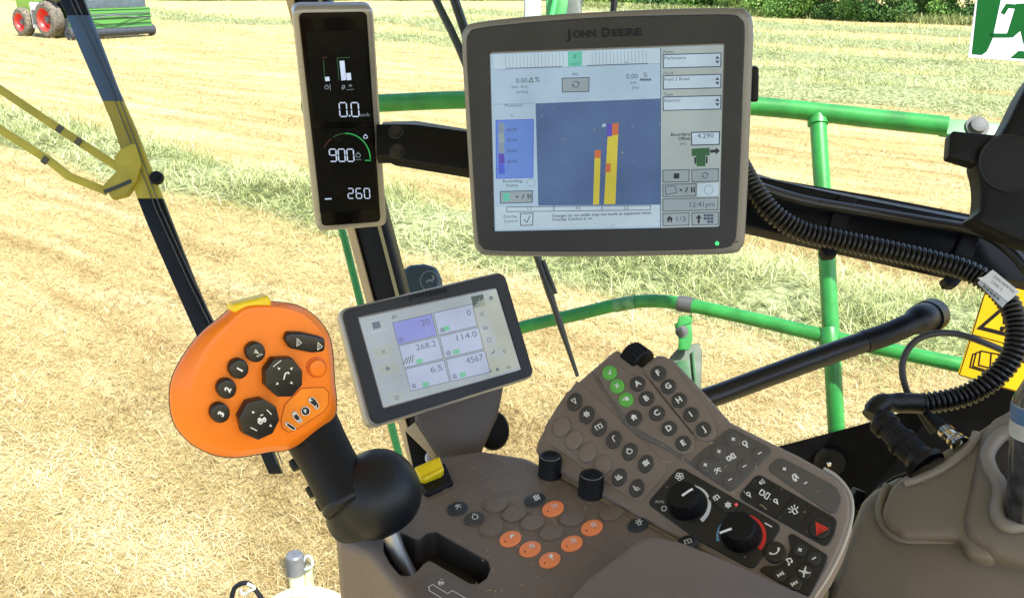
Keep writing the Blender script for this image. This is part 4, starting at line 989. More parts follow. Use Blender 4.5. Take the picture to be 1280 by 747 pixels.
m = MB(); m.tube(catmull([P3(*a) for a in ((1166, 540, .90), (1150, 515, .90), (1133, 487, .90), (1128, 455, .90), (1140, 430, .90), (1162, 418, .90), (1195, 417, .90), (1235, 430, .90), (1285, 452, .90))], 10), .0034, 12); o = m.build('thin_cable', mat('cable_grey', (0.03, 0.03, 0.032), .45)); tag(o, 'thin black cable looping past the yellow warning label', 'cable')
# tag on the hose
PT2 = Pl(P3(1247, 362, .858), cam2w((-.25, .35, 1)))
tagx = thing('hose_tag', 'white printed paper tag wrapped round the corrugated hose', 'tag', PT2.hit(1245, 365))
m = MB(); m.px(PT2, [(1222, 347), (1229, 346), (1241, 337), (1275, 364.5), (1260, 377)], -.0003, .0002); tb = m.build('flap', mat('paper_white', (.66, .67, .70), .7, var=.03), tagx)
PT3 = Pl(PT2.hit(1240, 362), cam2w((-.45, -.3, 1)))
m = MB(); m.px(PT2, [(1222, 353), (1226, 349), (1260, 376.5), (1253, 384)], -.002, -.0006); m.build('band', mat('paper_grey', (.38, .42, .47), .6, var=.04), tagx)
m = MB(); ru, uu = (-.8, -.62), (-.6, .8)
m.text(PT2, 'PN:AXE15623', (1255, 355), ru, uu, 3.2, .0005, bold=.01, wpx=32); m.text(PT2, 'S. 8662', (1246, 357), ru, uu, 3.6, .0005, wpx=17)
m.text(PT2, '10 2012', (1240, 362), ru, uu, 2.0, .0005, wpx=26)
m.build('printing', mat('ink_grey', (.22, .22, .25), .6), tb)
m = MB(); ru3 = Vector((.8, .62))
for i in range(22):
    t = i / 21; a = Vector((1230.5, 356.5)) + Vector((18.5, 16)) * t; b = a + Vector((-1.8, 2.6))
    if i % 5 != 3: m.line(PT2, [tuple(a), tuple(b)], .65 if i % 3 else .9, -.0004)
m.build('barcode', mat('ink_blue', (.05, .06, .09), .6), tagx)

# ================================================================== latch lever top right
PLt = Pl(P3(1240, 200, .84), cam2w((-.15, .1, 1)))
lv = thing('door_latch', 'black door latch with a round dimple at right edge', 'latch', PLt.hit(1250, 240))
m = MB(); m.px(PLt, [(1188, 168), (1192, 163), (1245, 168), (1260, 180), (1255, 212), (1222, 207), (1186, 196)], -.02, -.004, .003, r=.003); m.build('tongue', black, lv)
body = [(1345, 40), (1300, 85), (1280, 114), (1262, 150), (1245, 176), (1228, 190), (1222, 203), (1226, 220), (1228, 240), (1226, 262), (1221, 277), (1300, 310), (1400, 320), (1420, 60)]
m = MB(); bb = [(a.x, a.y) for a in catmull(body, 4, closed=True)]; m.slab(PLt, PLt.locs(bb), -.03, 0.0, .006, 4); m.build('body', mat('latch_black', (.004, .0045, .0055), .5, var=.1, spec=.2, bump=.4, bscale=1000), lv)
# dimple: a shallow raised ring with a dished floor
o = PLt.hit(1262, 204, .0); r = 36 * PLt.mpp(1262, 204)
m = MB(); m.lathe(o, PLt.n, [(r * 1.06, -.001), (r * 1.03, .0012), (r, .0014), (r * .95, .0004), (r * .7, -.0002 + .0008), (r * .4, .0004), (r * .02, .0003)], 40); m.build('dimple', mat('dimple_black', (.007, .0075, .0085), .5, spec=.25, bump=.3, bscale=1000), lv)

# ================================================================== grab bar
gb_ = thing('grab_bar', 'thick black grab bar with a bent flared end', 'grab bar', P3(1000, 470, 1.02))
m = MB(); m.tube([P3(840, 512, .96), P3(900, 492, .97), P3(1000, 455, .98), P3(1082, 426, .99)], .0118, 24); m.build('bar', mat('bar_black', (.003, .0045, .008), .36, var=.05, vscale=4), gb_)
m = MB(); m.tube(catmull([P3(1080, 427, .99), P3(1110, 417, .995), P3(1135, 406, 1.0), P3(1152, 398, 1.01), P3(1163, 394, 1.03)], 6), [.0128] * 14 + [.014, .0155, .0165] + [.0170] * 6 + [.0175, .0175], 24); m.tube(catmull([P3(1158, 397, 1.02), P3(1166, 393, 1.035)], 2), .0195, 24); m.build('end_socket', mat('socket_black', (.004, .0045, .006), .42, spec=.3, bump=.2, bscale=900), gb_)

# ================================================================== right side trim
PR = Pl(P3(1150, 640, .80), cam2w((-.45, .62, .64)))
tr = thing('side_trim', 'beige moulded side trim with cup holder in the lower right corner', 'trim', PR.hit(1180, 690, -.03))
base = [(1010, 790), (1040, 720), (1064, 650), (1075, 622), (1090, 608), (1135, 582), (1222, 533), (1290, 487), (1400, 440), (1440, 800), (1200, 900)]
m = MB(); m.px(PR, base, -.05, 0, .012, r=.015, seg=5); m.build('body', beige, tr)
cov = [(1104, 628), (1112, 607), (1132, 590), (1216, 542), (1225, 541), (1230, 552), (1236, 600), (1240, 660), (1246, 700), (1206, 692), (1198, 670), (1128, 669), (1108, 657), (1101, 642)]
m = MB(); m.px(PR, cov, -.001, .016, .007, r=.012, seg=5); m.build('connector_cover', beige, tr)
m = MB(); m.tube([PR.hit(a.x, a.y, .003) for a in catmull([(1110, 606), (1101, 628), (1100, 644), (1107, 660), (1127, 672), (1170, 673.5), (1204, 673)], 6)], .0042, 10); m.build('cover_lip', beige2, tr)
m = MB(); m.tube([PR.hit(a.x, a.y, .018) for a in catmull([(1130, 603), (1150, 597), (1180, 583), (1206, 564), (1218, 549), (1221, 541)], 6)], .0042, 10); m.build('mount_rib', beige2, tr)
cup = [(1222, 548), (1240, 520), (1300, 490), (1400, 480), (1420, 720), (1290, 704), (1240, 690), (1206, 668), (1203, 645), (1212, 600)]
m = MB(); m.px(PR, cup, -.001, .022, .009, r=.012, seg=5); m.build('cup_surround', beige, tr)
rim = [(1285, 536), (1256, 541), (1240, 556), (1234, 572), (1240, 590), (1248, 602), (1250, 618), (1246, 636), (1250, 650), (1264, 657), (1290, 652)]
m = MB(); m.tube([PR.hit(a.x, a.y, .026) for a in catmull(rim, 6)], .0062, 14); m.build('cup_rim', beige2, tr)
m = MB(); m.flat(PR, rim, .0235); m.build('cup_well', mat('well_dark', (.03, .027, .024), .6), tr)
# bottle
bt = thing('bottle', 'dark translucent bottle with white and blue label in the cup holder', 'bottle', PR.hit(1275, 640, .02))
b0, b1 = P3(1284, 650, .735), P3(1300, 492, .705)
ax = (b1 - b0).normalized(); L = (b1 - b0).length
m = MB(); m.lathe(b0, ax, [(.010, 0), (.0165, .004), (.018, .02), (.0165, .04), (.0185, .06), (.0175, .075), (.019, L * .62), (.019, L * .95), (.012, L * 1.1), (.008, L * 1.15)], 32)
m.build('body', mat('bottle_smoke', (.016, .016, .018), .15, var=.6, vscale=60, col2=(.07, .07, .075)), bt)
m = MB(); m.lathe(b0, ax, [(.0193, L * .68), (.0195, L * .70), (.0195, L * .92), (.0193, L * .93)], 32, cap=False); lb = m.build('label', mat('label_white', (.42, .43, .42), .5), bt)
m = MB(); m.lathe(b0, ax, [(.0197, L * .80), (.0198, L * .81), (.0198, L * .92), (.0197, L * .925)], 32, cap=False); m.build('label_band', mat('label_blue', (.06, .13, .26), .45), lb)
# connectors
def ax_of(a, b): return (b - a).normalized(), (b - a).length
pc = thing('cable_plug', 'large black round cable plug where the corrugated hose ends', 'connector', P3(1160, 585, .80))
a, b = P3(1160, 584, .80), P3(1098, 522, .85); A_, L = ax_of(a, b)
m = MB(); m.lathe(a, A_, [(.0175, 0), (.0185, .002), (.0185, .006), (.0138, .007), (.0132, .014), (.0125, .015), (.0125, .030), (.0142, .031), (.0142, .036), (.0118, .037), (.0110, L * .78), (.0135, L * .80), (.0135, L * .92), (.008, L * 1.0)], 40, rib=.03, ribs=(5, 6, 9, 10)); m.build('coupling', mat('plug_black', (.004, .0042, .005), .45, spec=.3, bump=.2, bscale=800), pc)
m = MB(); m.tube(catmull([P3(1088, 520, .855), P3(1100, 506, .86), P3(1122, 503, .865), P3(1155, 504, .87)], 6), [.0085] * 3 + [.0100] * 3 + [.0105] * 3 + [.0092] * 3 + [.0100] * 7, 20); m.build('elbow', mat('plug_elbow', (.004, .0042, .005), .42, spec=.3, bump=.2, bscale=800), pc)
cx_ = thing('coaxial_connector', 'shiny metal threaded coaxial connector on the beige trim', 'connector', P3(1200, 556, .80))
a, b = P3(1202, 557, .802), P3(1162, 521, .85); A_, L = ax_of(a, b)
m = MB(); m.lathe(a, A_, [(.009, 0), (.009, .003), (.0065, .0032), (.0065, .008), (.008, .0082), (.008, .011), (.0055, .0112), (.006, .0135), (.0052, .015), (.006, .0165), (.0052, .018), (.006, .0195), (.0075, .02), (.0075, .026), (.004, .027)], 24, rib=.03, ribs=(4, 5)); m.build('thread', mat('nickel', (.55, .50, .40), .22, metal=1.0, var=.2, vscale=200), cx_)
m = MB(); m.lathe(a + A_ * .026, A_, [(.0065, 0), (.0068, .001), (.0062, .02), (.004, .032)], 20); m.build('boot', rubber, cx_)
# cable along the trim and clip
m = MB(); m.tube(catmull([P3(*a) for a in ((1062, 640, .86), (1080, 630, .86), (1098, 612, .85), (1118, 598, .84), (1140, 590, .82))], 6), .0022, 8); o = m.build('trim_cable', rubber); tag(o, 'short thin black cable running along the trim edge', 'cable')
m = MB(); m.px(frontal(.865), [(1066, 620), (1072, 611), (1084, 616), (1080, 630), (1070, 645), (1064, 640)], -.01, .002, .001, r=.001); o = m.build('cable_tie', black); tag(o, 'small black cable tie beside the keypad edge', 'cable tie')

# chaff and dust lying on the console and keypad
fl_ = mat('chaff', (.42, .34, .18), .8, var=.3)
def chaff(P, quad, n, h, th):
    m = MB()
    for i in range(n):
        s_, t_ = rng.uniform(0, 1, 2); a, b, c, d = [Vector(q_) for q_ in quad]
        p = a.lerp(b, s_).lerp(d.lerp(c, s_), t_); q0 = P.hit(p.x, p.y, h); L = rng.uniform(.0004, .0016) if rng.uniform() > .04 else rng.uniform(.002, .004); an = rng.uniform(0, 6.28)
        e1 = P.ex * math.cos(an) + P.ey * math.sin(an); e2 = P.n.cross(e1); w = rng.uniform(.0002, .00035)
        m.add([q0 + e1 * L + e2 * w, q0 - e1 * L + e2 * w, q0 - e1 * L - e2 * w, q0 + e1 * L - e2 * w], [(0, 1, 2, 3)])
    o = m.build('chaff', fl_, th); tag(o, kind='stuff')
chaff(PC, [(530, 590), (660, 575), (800, 700), (600, 745)], 80, .0007, con)
chaff(PK, [(690, 520), (800, 460), (1040, 620), (960, 720)], 36, .0022, kp)
# ================================================================== windscreen with black frit
GA = Vector((0, 0.05, EYE))
def gl(az, z, r=1.40): a = math.radians(az); return Vector((r * math.sin(a), 0.05 + r * math.cos(a), EYE + z))
def on_glass(u, v, r=1.40):
    d = ray(u, v); o = CAM - Vector((0, .05, 0))
    a = d.x ** 2 + d.y ** 2; b = 2 * (o.x * d.x + o.y * d.y); c = o.x ** 2 + o.y ** 2 - r * r
    t = (-b + math.sqrt(b * b - 4 * a * c)) / (2 * a); return CAM + d * t
clear = bpy.data.materials.new('clear_glass'); clear.use_nodes = True
nt = clear.node_tree; nt.nodes.clear(); t_ = nt.nodes.new('ShaderNodeBsdfTransparent'); t_.inputs['Color'].default_value = (.98, .985, .98, 1)
o_ = nt.nodes.new('ShaderNodeOutputMaterial'); nt.links.new(t_.outputs[0], o_.inputs['Surface'])
ws = thing('windscreen', 'clear curved cab windscreen with a black dotted border at its foot', 'windscreen', gl(20, -1.0))
m = MB(); N = 40; r0 = [gl(-70 + 125 * i / N, -1.05) for i in range(N + 1)]; r1 = [gl(-70 + 125 * i / N, .42) for i in range(N + 1)]
m.add(r0 + r1, [(i, i + 1, N + 2 + i, N + 1 + i) for i in range(N)]); m.build('glass_sheet', clear, ws)
frit = mat('frit_black', (.004, .004, .0045), .9, var=.3, spec=.05)
m = MB(); up = [(700 + (1560 - 700) * i / 30) for i in range(31)]
def fv(u): return (640 + (800 - u) * .1 if u < 800 else 640 - (u - 800) * .528) if u < 940 else 566 - (u - 940) * .262 if u < 1090 else max(440, 526.7 - (u - 1090) * .33)
A_ = [on_glass(u, fv(u), 1.392) for u in up]; B_ = [on_glass(u, 760, 1.392) for u in up]
m.add(A_ + B_, [(i, i + 1, 32 + i, 31 + i) for i in range(30)])
m.build('frit_band', frit, ws)
m = MB()
for row in range(3):
    for i in range(150):
        u = 930 + i * 1.72 + (row % 2) * .86; v = fv(u) - 1.0 - row * 1.6
        if u > 1185: break
        s = (.62, .5, .36)[row]; p = [on_glass(u + s * a, v + s * b, 1.3915) for a, b in ((-1, 0), (0, 1), (1, 0), (0, -1))]
        m.add(p, [(0, 1, 2, 3)])
m.build('frit_dots', frit, ws, smooth=False)
m = MB(); o = on_glass(1037, 577, 1.385); nn = (CAM - o).normalized(); nn = Vector((o.x, o.y - .05, 0)).normalized() * -1
m.lathe(o, nn, [(.026, -.006), (.026, .002), (.024, .004), (.020, .003), (.010, .004), (.009, .006), (.002, .006)], 32); gd = m.build('glass_mount', mat('mount_black', (.004, .004, .0045), .6, spec=.15), ws)
m = MB(); m.lathe(o + nn * .006, nn, [(.0045, 0), (.0045, .003), (.003, .005), (.001, .005)], 12); m.build('screw', steel, gd)

# labels stuck on the glass
PW = Pl(P3(1240, 420, 1.25), cam2w((-.25, .12, 1)))
wl = thing('warning_label', 'yellow warning label with black triangle and open book symbol', 'sign', PW.hit(1240, 470))
m = MB(); m.px(PW, [(1236, 350), (1330, 372), (1300, 498), (1197, 468)], -.002, 0, .0005, r=.003); m.build('plate', mat('sign_yellow', (.40, .245, .004), .75, var=.06, spec=.1), wl)
m = MB(); cw = crop(1180, 320, 4.15)
m.line(PW, cw((212, 195), (155, 380), (80, 615), (230, 658), (420, 712)), 1.0, .0006); m.line(PW, cw((145, 405), (352, 462), (480, 496)), 1.0, .0006)
m.flat(PW, cw((168, 376), (330, 236), (505, 462)), .0006); m.flat(PW, cw((208, 366), (330, 262), (462, 430)), .0009, 1)
m.flat(PW, cw((306, 290), (338, 298), (320, 356), (304, 352)), .0012); m.flat(PW, ell(*cw((302, 376))[0], 3.2), .0012)
for pts in ([(190, 490), (245, 502), (240, 580), (180, 565), (190, 490)], [(245, 502), (310, 512), (320, 540), (290, 600), (240, 580)], [(190, 495), (168, 500), (150, 570), (250, 602), (290, 602)], [(168, 505), (150, 508), (135, 575), (240, 608), (280, 612)]): m.line(PW, cw(*pts), 1.7, .0006)
m.build('pictogram', [mat('sign_black', (.006, .005, .004), .8, spec=.1), MATS['sign_yellow']], wl)
PX_ = Pl(P3(1250, 30, 1.26), cam2w((-.2, .1, 1)))
ex = thing('exit_sign', 'white and green running man exit sign in the top corner', 'sign', PX_.hit(1250, 70))
m = MB(); m.px(PX_, [(1228, -60), (1400, -52), (1372, 84), (1210, 72)], -.002, 0, .0004, r=.002); m.build('plate', mat('sign_white', (.50, .54, .60), .7, var=.02, spec=.1), ex)
m = MB(); cx5 = crop(1160, 0, 2.872)
m.flat(PX_, cx5((195, -160), (300, -160), (262, 0), (232, 140), (212, 185), (193, 198), (157, 195)), .0005)
for pts in ([(268, 50), (285, 22), (330, 25), (400, 20)], [(222, 128), (290, 128), (330, 25)], [(335, 85), (350, 150), (385, 205)]):
    m.line(PX_, cx5(*pts), 5.4, .0005)
m.flat(PX_, cx5((318, 14), (372, 12), (362, 70), (345, 100), (304, 136), (284, 124)), .0007); m.flat(PX_, cx5((295, 209), (325, 183), (420, 190), (420, 215)), .0005)
m.flat(PX_, ell(*cx5((360, -30))[0], 11), .0005)
m.build('pictogram', mat('sign_green', (.004, .058, .012), .8, var=.04, spec=.05), ex)
m = MB(); m.text(PX_, '8066097 A', cx5((228, 206))[0], (1, .09), (-.1, -1), 1.6, .0005, wpx=15); m.build('printing', groove, ex)

# unseen cab roof, outline shaped to shade cab and rails, pale lining bounces light
rf = thing('unseen_cab_roof', 'unseen cab roof shaped to shade the cab, with a pale lining', 'roof', (0, 0, EYE + .40))
PRf = Pl(Vector((0, 0, EYE + .42)), Vector((0, 0, 1)))
rp = [(-1.0, -1.0), (1.02, -1.0), (1.02, .52), (.735, 1.0), (.50, 1.40), (.43, 1.50), (-.85, 1.50), (-1.0, 1.2)]
m = MB(); m.slab(PRf, fillet(ccw(rp), .04), .03, .16, .04, cap0=True); m.build('unseen_roof_shell', mat('unseen_roof_green', (.03, .22, .03), .4), rf)
m = MB(); m.slab(PRf, fillet(ccw(inset(ccw(rp), .03)), .04), .0, .03, .0, cap0=True); m.build('lining', mat('lining', (.42, .42, .41), .8), rf)  # pale underside of the unseen roof, added to bounce light
# ================================================================== railing
rgreen = mat('rail_green', (0.022, 0.205, 0.040), 0.40, var=0.28, vscale=24, detail=9, bump=.15, bscale=120)
zinc = mat('zinc', (.075, .08, .08), .65, metal=.3, var=.1, vscale=50)
grime = mat('grimy_green', (0.035, 0.075, 0.04), .6, var=.45, vscale=25, col2=(.10, .13, .10))
rl = thing('guard_rail', 'green tubular guard rail outside the windscreen', 'railing', P3(1045, 560, 1.5))
m = MB(); m.tube(catmull([P3(*a) for a in ((380, 133, 1.78), (478, 129, 1.76), (580, 125, 1.74), (760, 124, 1.71), (945, 133, 1.67), (1100, 149, 1.61), (1185, 158, 1.57))], 6), .0175, 20)
tr_ = m.build('top_rail', rgreen, rl)
m = MB(); PG = Pl(P3(1220, 160, 1.565), cam2w((-.1, .3, 1))); m.px(PG, [(1178, 148), (1200, 149), (1300, 158), (1630, 195), (1630, 212), (1250, 174), (1176, 167)], -.01, .002, .002, r=.002); m.build('end_plate', rgreen, rl)
m = MB(); o = PG.hit(1221, 159, .002); m.lathe(o, PG.n, [(.020, 0), (.020, .004), (.014, .005), (.014, .012), (.008, .014), (.001, .014)], 24); m.build('bolt', zinc, rl)
m = MB(); m.tube(catmull([P3(*a) for a in ((540, 440, 1.80), (600, 425, 1.79), (656, 408, 1.78), (720, 393, 1.75), (770, 381, 1.73), (800, 376.5, 1.71), (835, 377, 1.68), (880, 385, 1.65), (960, 403, 1.60), (1045, 423, 1.55), (1200, 456, 1.46), (1320, 482, 1.42), (1700, 560, 1.25))], 6), .0128, 20); m.build('middle_rail', rgreen, rl)
m = MB(); m.tube([P3(1022, 144, 1.64), P3(1034, 330, 1.60), P3(1045, 527, 1.60), P3(1052, 700, 1.66)], .0150, 20); m.tube([P3(1022, 150, 1.64), P3(1022.3, 156, 1.638)], .0185, 20); m.build('post', rgreen, rl)
m = MB(); m.tube(catmull([P3(768, 382, 1.731), P3(780, 379.5, 1.722), P3(794, 377.3, 1.713)], 4), .0132, 20); m.build('scuff', mat('scuff_pale', (.025, .20, .045), .5, var=.3, vscale=70, col2=(.12, .28, .13)), rl)
m = MB(); m.tube([P3(1036, 410, 1.557), P3(1037, 424, 1.553), P3(1038, 440, 1.549)], [.0165, .019, .0165], 20); m.build('weld_collar', rgreen, rl)
m = MB(); a, b = P3(848, 378.5, 1.672), P3(866, 382, 1.660); m.tube([a, b], .0150, 20); m.build('clamp_band', zinc, rl)
m = MB(); PGb = Pl(P3(857, 420, 1.66), cam2w((-.1, .1, 1))); m.px(PGb, [(849, 395), (865, 393), (866, 402), (845, 410)], -.008, .003, .001); m.px(PGb, [(843, 404), (864, 401), (866, 424), (862, 437), (848, 437), (849, 424)], -.012, 0, .001, r=.002); m.build('clamp_plate', rgreen, rl)
m = MB(); o = PGb.hit(852, 414, 0); m.lathe(o, PGb.n, [(.012, 0), (.012, .002), (.007, .003), (.007, .010), (.003, .012), (.0005, .012)], 16); m.build('bolt', zinc, rl)
m = MB(); PGc = Pl(P3(857, 450, 1.68), cam2w((-.15, .25, 1))); m.px(PGc, [(837, 446), (848, 434), (863, 430), (874, 428), (878, 440), (876, 500), (868, 520), (840, 500)], -.04, 0, .004); m.build('bracket_body', grime, rl)
m = MB(); m.px(PGc, [(864, 440), (868, 438), (873, 490), (870, 500)], .0, .006, .001); m.px(PGc, [(846, 452), (862, 448), (866, 500), (850, 500)], .0, .0015, .0005); m.build('bracket_web', mat('deep_green', (.015, .09, .03), .45, var=.3), rl)
m = MB(); m.tube([P3(416, 250, 1.66), P3(431, 300, 1.65), P3(456, 400, 1.62), P3(480, 495, 1.60), P3(512, 620, 1.58)], .0070, 14); o = m.build('green_post', rgreen); tag(o, 'slim green post standing just left of the black corner pillar', 'post')

# ================================================================== wipers
wb = thing('wiper', 'wide dark wiper bar and linkage arms painted with yellow reflection in the left window', 'wiper', P3(330, 590, 1.62))
PWp = Pl(P3(200, 240, 1.62), cam2w((.05, .05, 1)))
def bar(a, b, k, mt, nm, h0=-.012, h1=0.0):
    L = [(75, 0), (100, 62), (120, 108), (140, 155), (176, 262), (210, 340), (251, 432), (300, 510), (336, 592)]
    R = [(104, 0), (128, 62), (145, 108), (166, 155), (208, 262), (238, 340), (268, 410), (316, 500), (352, 592)]
    def at(T_, v):
        if v < 0: return T_[0][0] + (v - T_[0][1]) * .39
        for i in range(len(T_) - 1):
            if T_[i][1] <= v <= T_[i + 1][1]: return T_[i][0] + (T_[i + 1][0] - T_[i][0]) * (v - T_[i][1]) / (T_[i + 1][1] - T_[i][1])
        return T_[-1][0]
    vs = [a + (b - a) * i / 10 for i in range(11)]
    pts = [(at(L, v), v) for v in vs] + [(at(R, v), v) for v in reversed(vs)]
    q = MB(); q.px(PWp, pts, h0, h1, .0015, seg=2, cap0=True); return q.build(nm, mt, wb)
bar(-60, 19, 0, bpaint, 'upper_bar'); bar(19, 126, 0, mat('reflected_blue', (.030, .066, .125), .65, var=.15, vscale=12), 'blue_reflection'); bar(126, 248, 0, mat('reflected_yellow', (.27, .23, .02), .6, var=.35, vscale=9), 'yellow_reflection'); bar(248, 592, 0, bpaint, 'lower_bar')  # blue and yellow window reflections painted onto the dark bar as colour
m = MB()
for off in (10, 17): m.tube([PWp.hit(u + off * .9, v, .004) for u, v in ((79, 0), (128, 108), (186, 262), (226, 350), (256, 410), (306, 500), (338, 580))], .0010, 8)
m.build('blade_spring', mat('spring_grey', (.055, .06, .065), .5, var=.2), wb)
arm_refl = mat('arm_reflected_yellow', (.34, .29, .025), .6, var=.3, vscale=11)  # yellow window reflection painted into the colour of the dark arms
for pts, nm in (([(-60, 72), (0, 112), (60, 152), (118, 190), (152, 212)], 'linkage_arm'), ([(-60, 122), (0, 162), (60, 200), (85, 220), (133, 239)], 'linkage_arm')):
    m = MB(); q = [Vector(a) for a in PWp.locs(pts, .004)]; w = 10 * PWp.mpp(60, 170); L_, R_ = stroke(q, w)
    m.slab(PWp, L_ + R_[::-1], -.004, .004, .001, 2); o = m.build(nm, arm_refl, wb)
    m = MB()
    for t in ((.60, .66), (.80, .86)) if nm and pts[0][1] == 72 else ((.62, .70),):
        a = Vector(pts[1]).lerp(Vector(pts[3]), t[0]); b = Vector(pts[1]).lerp(Vector(pts[3]), t[1]); m.line(PWp, [tuple(a), tuple(b)], 9.5, .0046)
    m.build('reflection_gap', mat('reflection_gap_dark', (.06, .055, .02), .5), o)  # dark gaps where the painted yellow reflection breaks off
m = MB(); m.px(PWp, [(128, 232), (146, 212), (142, 196), (150, 186), (168, 178), (176, 205), (170, 226), (158, 244), (140, 249)], -.006, .010, .003, r=.004); m.build('pivot_bracket', arm_refl, wb)
m = MB(); m.line(PWp, [(130, 240), (148, 233), (164, 226)], 5, .0110); m.build('pivot_slot', mat('pivot_dark', (.03, .03, .02), .5), wb)
m = MB(); o = PWp.hit(197, 223, -.004); m.lathe(o, PWp.n, [(.0125, 0), (.0125, .008), (.010, .010), (.006, .010), (.005, .013), (.0005, .013)], 20); m.build('pivot_nut', bpaint, wb)
w2 = thing('thin_wiper', 'thin black wiper blade hanging below the large monitor', 'wiper', P3(722, 470, 1.55))
wp = catmull([P3(*a) for a in ((530, -40, 1.52), (545, 0, 1.52), (578, 70, 1.52), (625, 195, 1.52), (672, 322, 1.52), (700, 405, 1.52), (722, 470, 1.52))], 6)
m = MB(); m.tube(wp, [.0068 - .0000 * i for i in range(len(wp) - 9)] + [.0055, .0055, .006, .0052, .0045, .004, .0038, .0036, .0034], 8); m.build('blade', mat('wiper_green_black', (.014, .02, .016), .35), w2)
m2 = MB(); m2.tube([P3(679, 325, 1.515), P3(687, 346, 1.515), P3(695, 367, 1.515)], .0034, 8); m2.build('blade_clip', mat('wiper_green_black', (.014, .02, .016), .35), w2)
m = MB(); m.tube([P3(552, -50, 1.53), P3(568, 0, 1.53), P3(585, 50, 1.53), P3(600, 100, 1.53)], .0085, 10); m.build('arm', mat('wiper_arm_black', (.016, .022, .018), .35), w2)

# ================================================================== things on the machine outside
pod = thing('light_pod', 'dark blue rounded pod with a round emblem behind the small monitor', 'lamp', P3(527, 380, 1.45))
PPd = Pl(P3(527, 350, 1.45), cam2w((.1, .1, 1)))
m = MB(); m.px(PPd, [(497, 420), (499, 350), (503, 336), (513, 330), (530, 328.5), (546, 333), (553, 348), (558, 420)], -.05, 0, .012, r=.012, seg=5); m.build('body', mat('pod_blue', (.022, .040, .055), .38, var=.1), pod)
m = MB(); m.line(PPd, ell(537, 351, 11.5, 12.5), 1.0, .0006, closed=True); icon(m, PPd, 'deer', (538, 350), 8, (1, .05), (-.05, -1), .0006, 0, 1.2); m.build('emblem', mat('emblem_grey', (.14, .20, .22), .4), pod)
can = thing('capped_canister', 'small yellow canister with a dark grey cap low in the left window', 'canister', P3(374, 760, 4.1))
A_ = Vector((0, 0, 1)); r = 11.6 * 4.0 / FPX; ks = 4.0 / 2.25
base_ = P3(370, 713, 4.0)
m = MB(); m.lathe(base_ - A_ * .22, A_, [(r * .84, 0), (r * .84, .219), (r * .84, .22)], 28); m.build('body', mat('canister_yellow', (.62, .55, .16), .45, var=.35, vscale=18, col2=(.72, .70, .52)), can)
m = MB(); m.lathe(base_, A_, [(r, -.007), (r, .066), (r * .93, .084), (r * .75, .091), (r * .15, .092), (r * .12, .088), (.0005, .088)], 28, rib=.012, ribs=(0, 1)); m.build('cap', mat('cap_grey', (.10, .105, .11), .4, var=.2), can)
m = MB(); m.tube(catmull([base_ + CX * (r * a) + A_ * b * ks for a, b in ((.9, .03), (1.3, .045), (1.75, .04), (1.85, .02), (1.5, .01), (1.0, .005))], 6), .0055, 8); m.build('strap', mat('strap_pale_blue', (.45, .58, .66), .4, var=.3), can)
m = MB(); m.px(Pl(base_ + CX * r * 1.2 + CF * .02, cam2w((0, .1, 1))), [(382, 706), (389, 710), (394, 760), (380, 760)], -.03, 0, .003); m.build('bracket', mat('bracket_olive', (.34, .34, .18), .5, var=.4), can)
dm = MB(); dc = P3(378, 792, 3.9); dm.lathe(dc, (0, 0, 1), [(.25, -.20), (.25, 0), (.225, .075), (.17, .125), (.085, .15), (.002, .158)], 40); o = dm.build('beacon_dome', mat('dome_cream', (.80, .70, .42), .4, var=.03)); tag(o, 'rounded cream dome at the bottom edge below the grey cap', 'dome')
lp = thing('wire_loop', 'small loop of black cable and clip in the lower left corner', 'cable', P3(310, 760, 4.0))
m = MB(); m.tube(catmull([P3(*a, 4.0) for a in ((288, 765), (291, 740), (297, 731), (308, 728), (316, 733), (322, 740), (330, 752))], 6), .011, 10); m.build('cable', rubber, lp)
m = MB(); m.tube(catmull([P3(*a, 3.98) for a in ((300, 735), (304, 742), (312, 738), (318, 734), (309, 729))], 6), .008, 8); m.build('clip', mat('clip_grey', (.30, .30, .26), .4, var=.4), lp)
# ladder and mirror bits beyond the top of the large monitor
mp_ = thing('mirror_arm', 'grey post and green bracket rising behind the large monitor top', 'mirror arm', P3(690, 60, 2.4))
PQ = frontal(2.4)
m = MB(); m.px(PQ, [(655, -60), (677, -60), (677, 285), (655, 285)], -.04, 0, .006); m.build('post', mat('post_grey', (.22, .25, .22), .45, var=.1), mp_)
m = MB(); m.px(PQ, [(683, -40), (700, -40), (690, 50), (683, 280)], -.03, 0, .002); m.px(PQ, [(697, -40), (716, -40), (704, 50), (690, 50)], -.02, .004, .002); m.build('bracket', rgreen, mp_)
m = MB(); m.tube([P3(703, -40, 2.36), P3(690, 18, 2.36), P3(686, 40, 2.36)], .007, 10); m.build('stay', mat('stay_green', (.05, .42, .09), .35, var=.1), mp_)
m = MB(); m.px(PQ, [(709, -60), (735, -60), (732, -6), (727, 4), (729, 30), (712, 60), (704, 40)], -.05, -.002, .006, r=.02); m.build('mirror_back', mat('mirror_grey', (.06, .075, .06), .5, var=.3), mp_)
m = MB(); m.tube([P3(776, -60, 2.0), P3(768, 0, 2.0), P3(762, 60, 2.0)], .0075, 10); o = m.build('thin_post', bpaint); tag(o, 'thin black post above the middle of the large monitor', 'post')

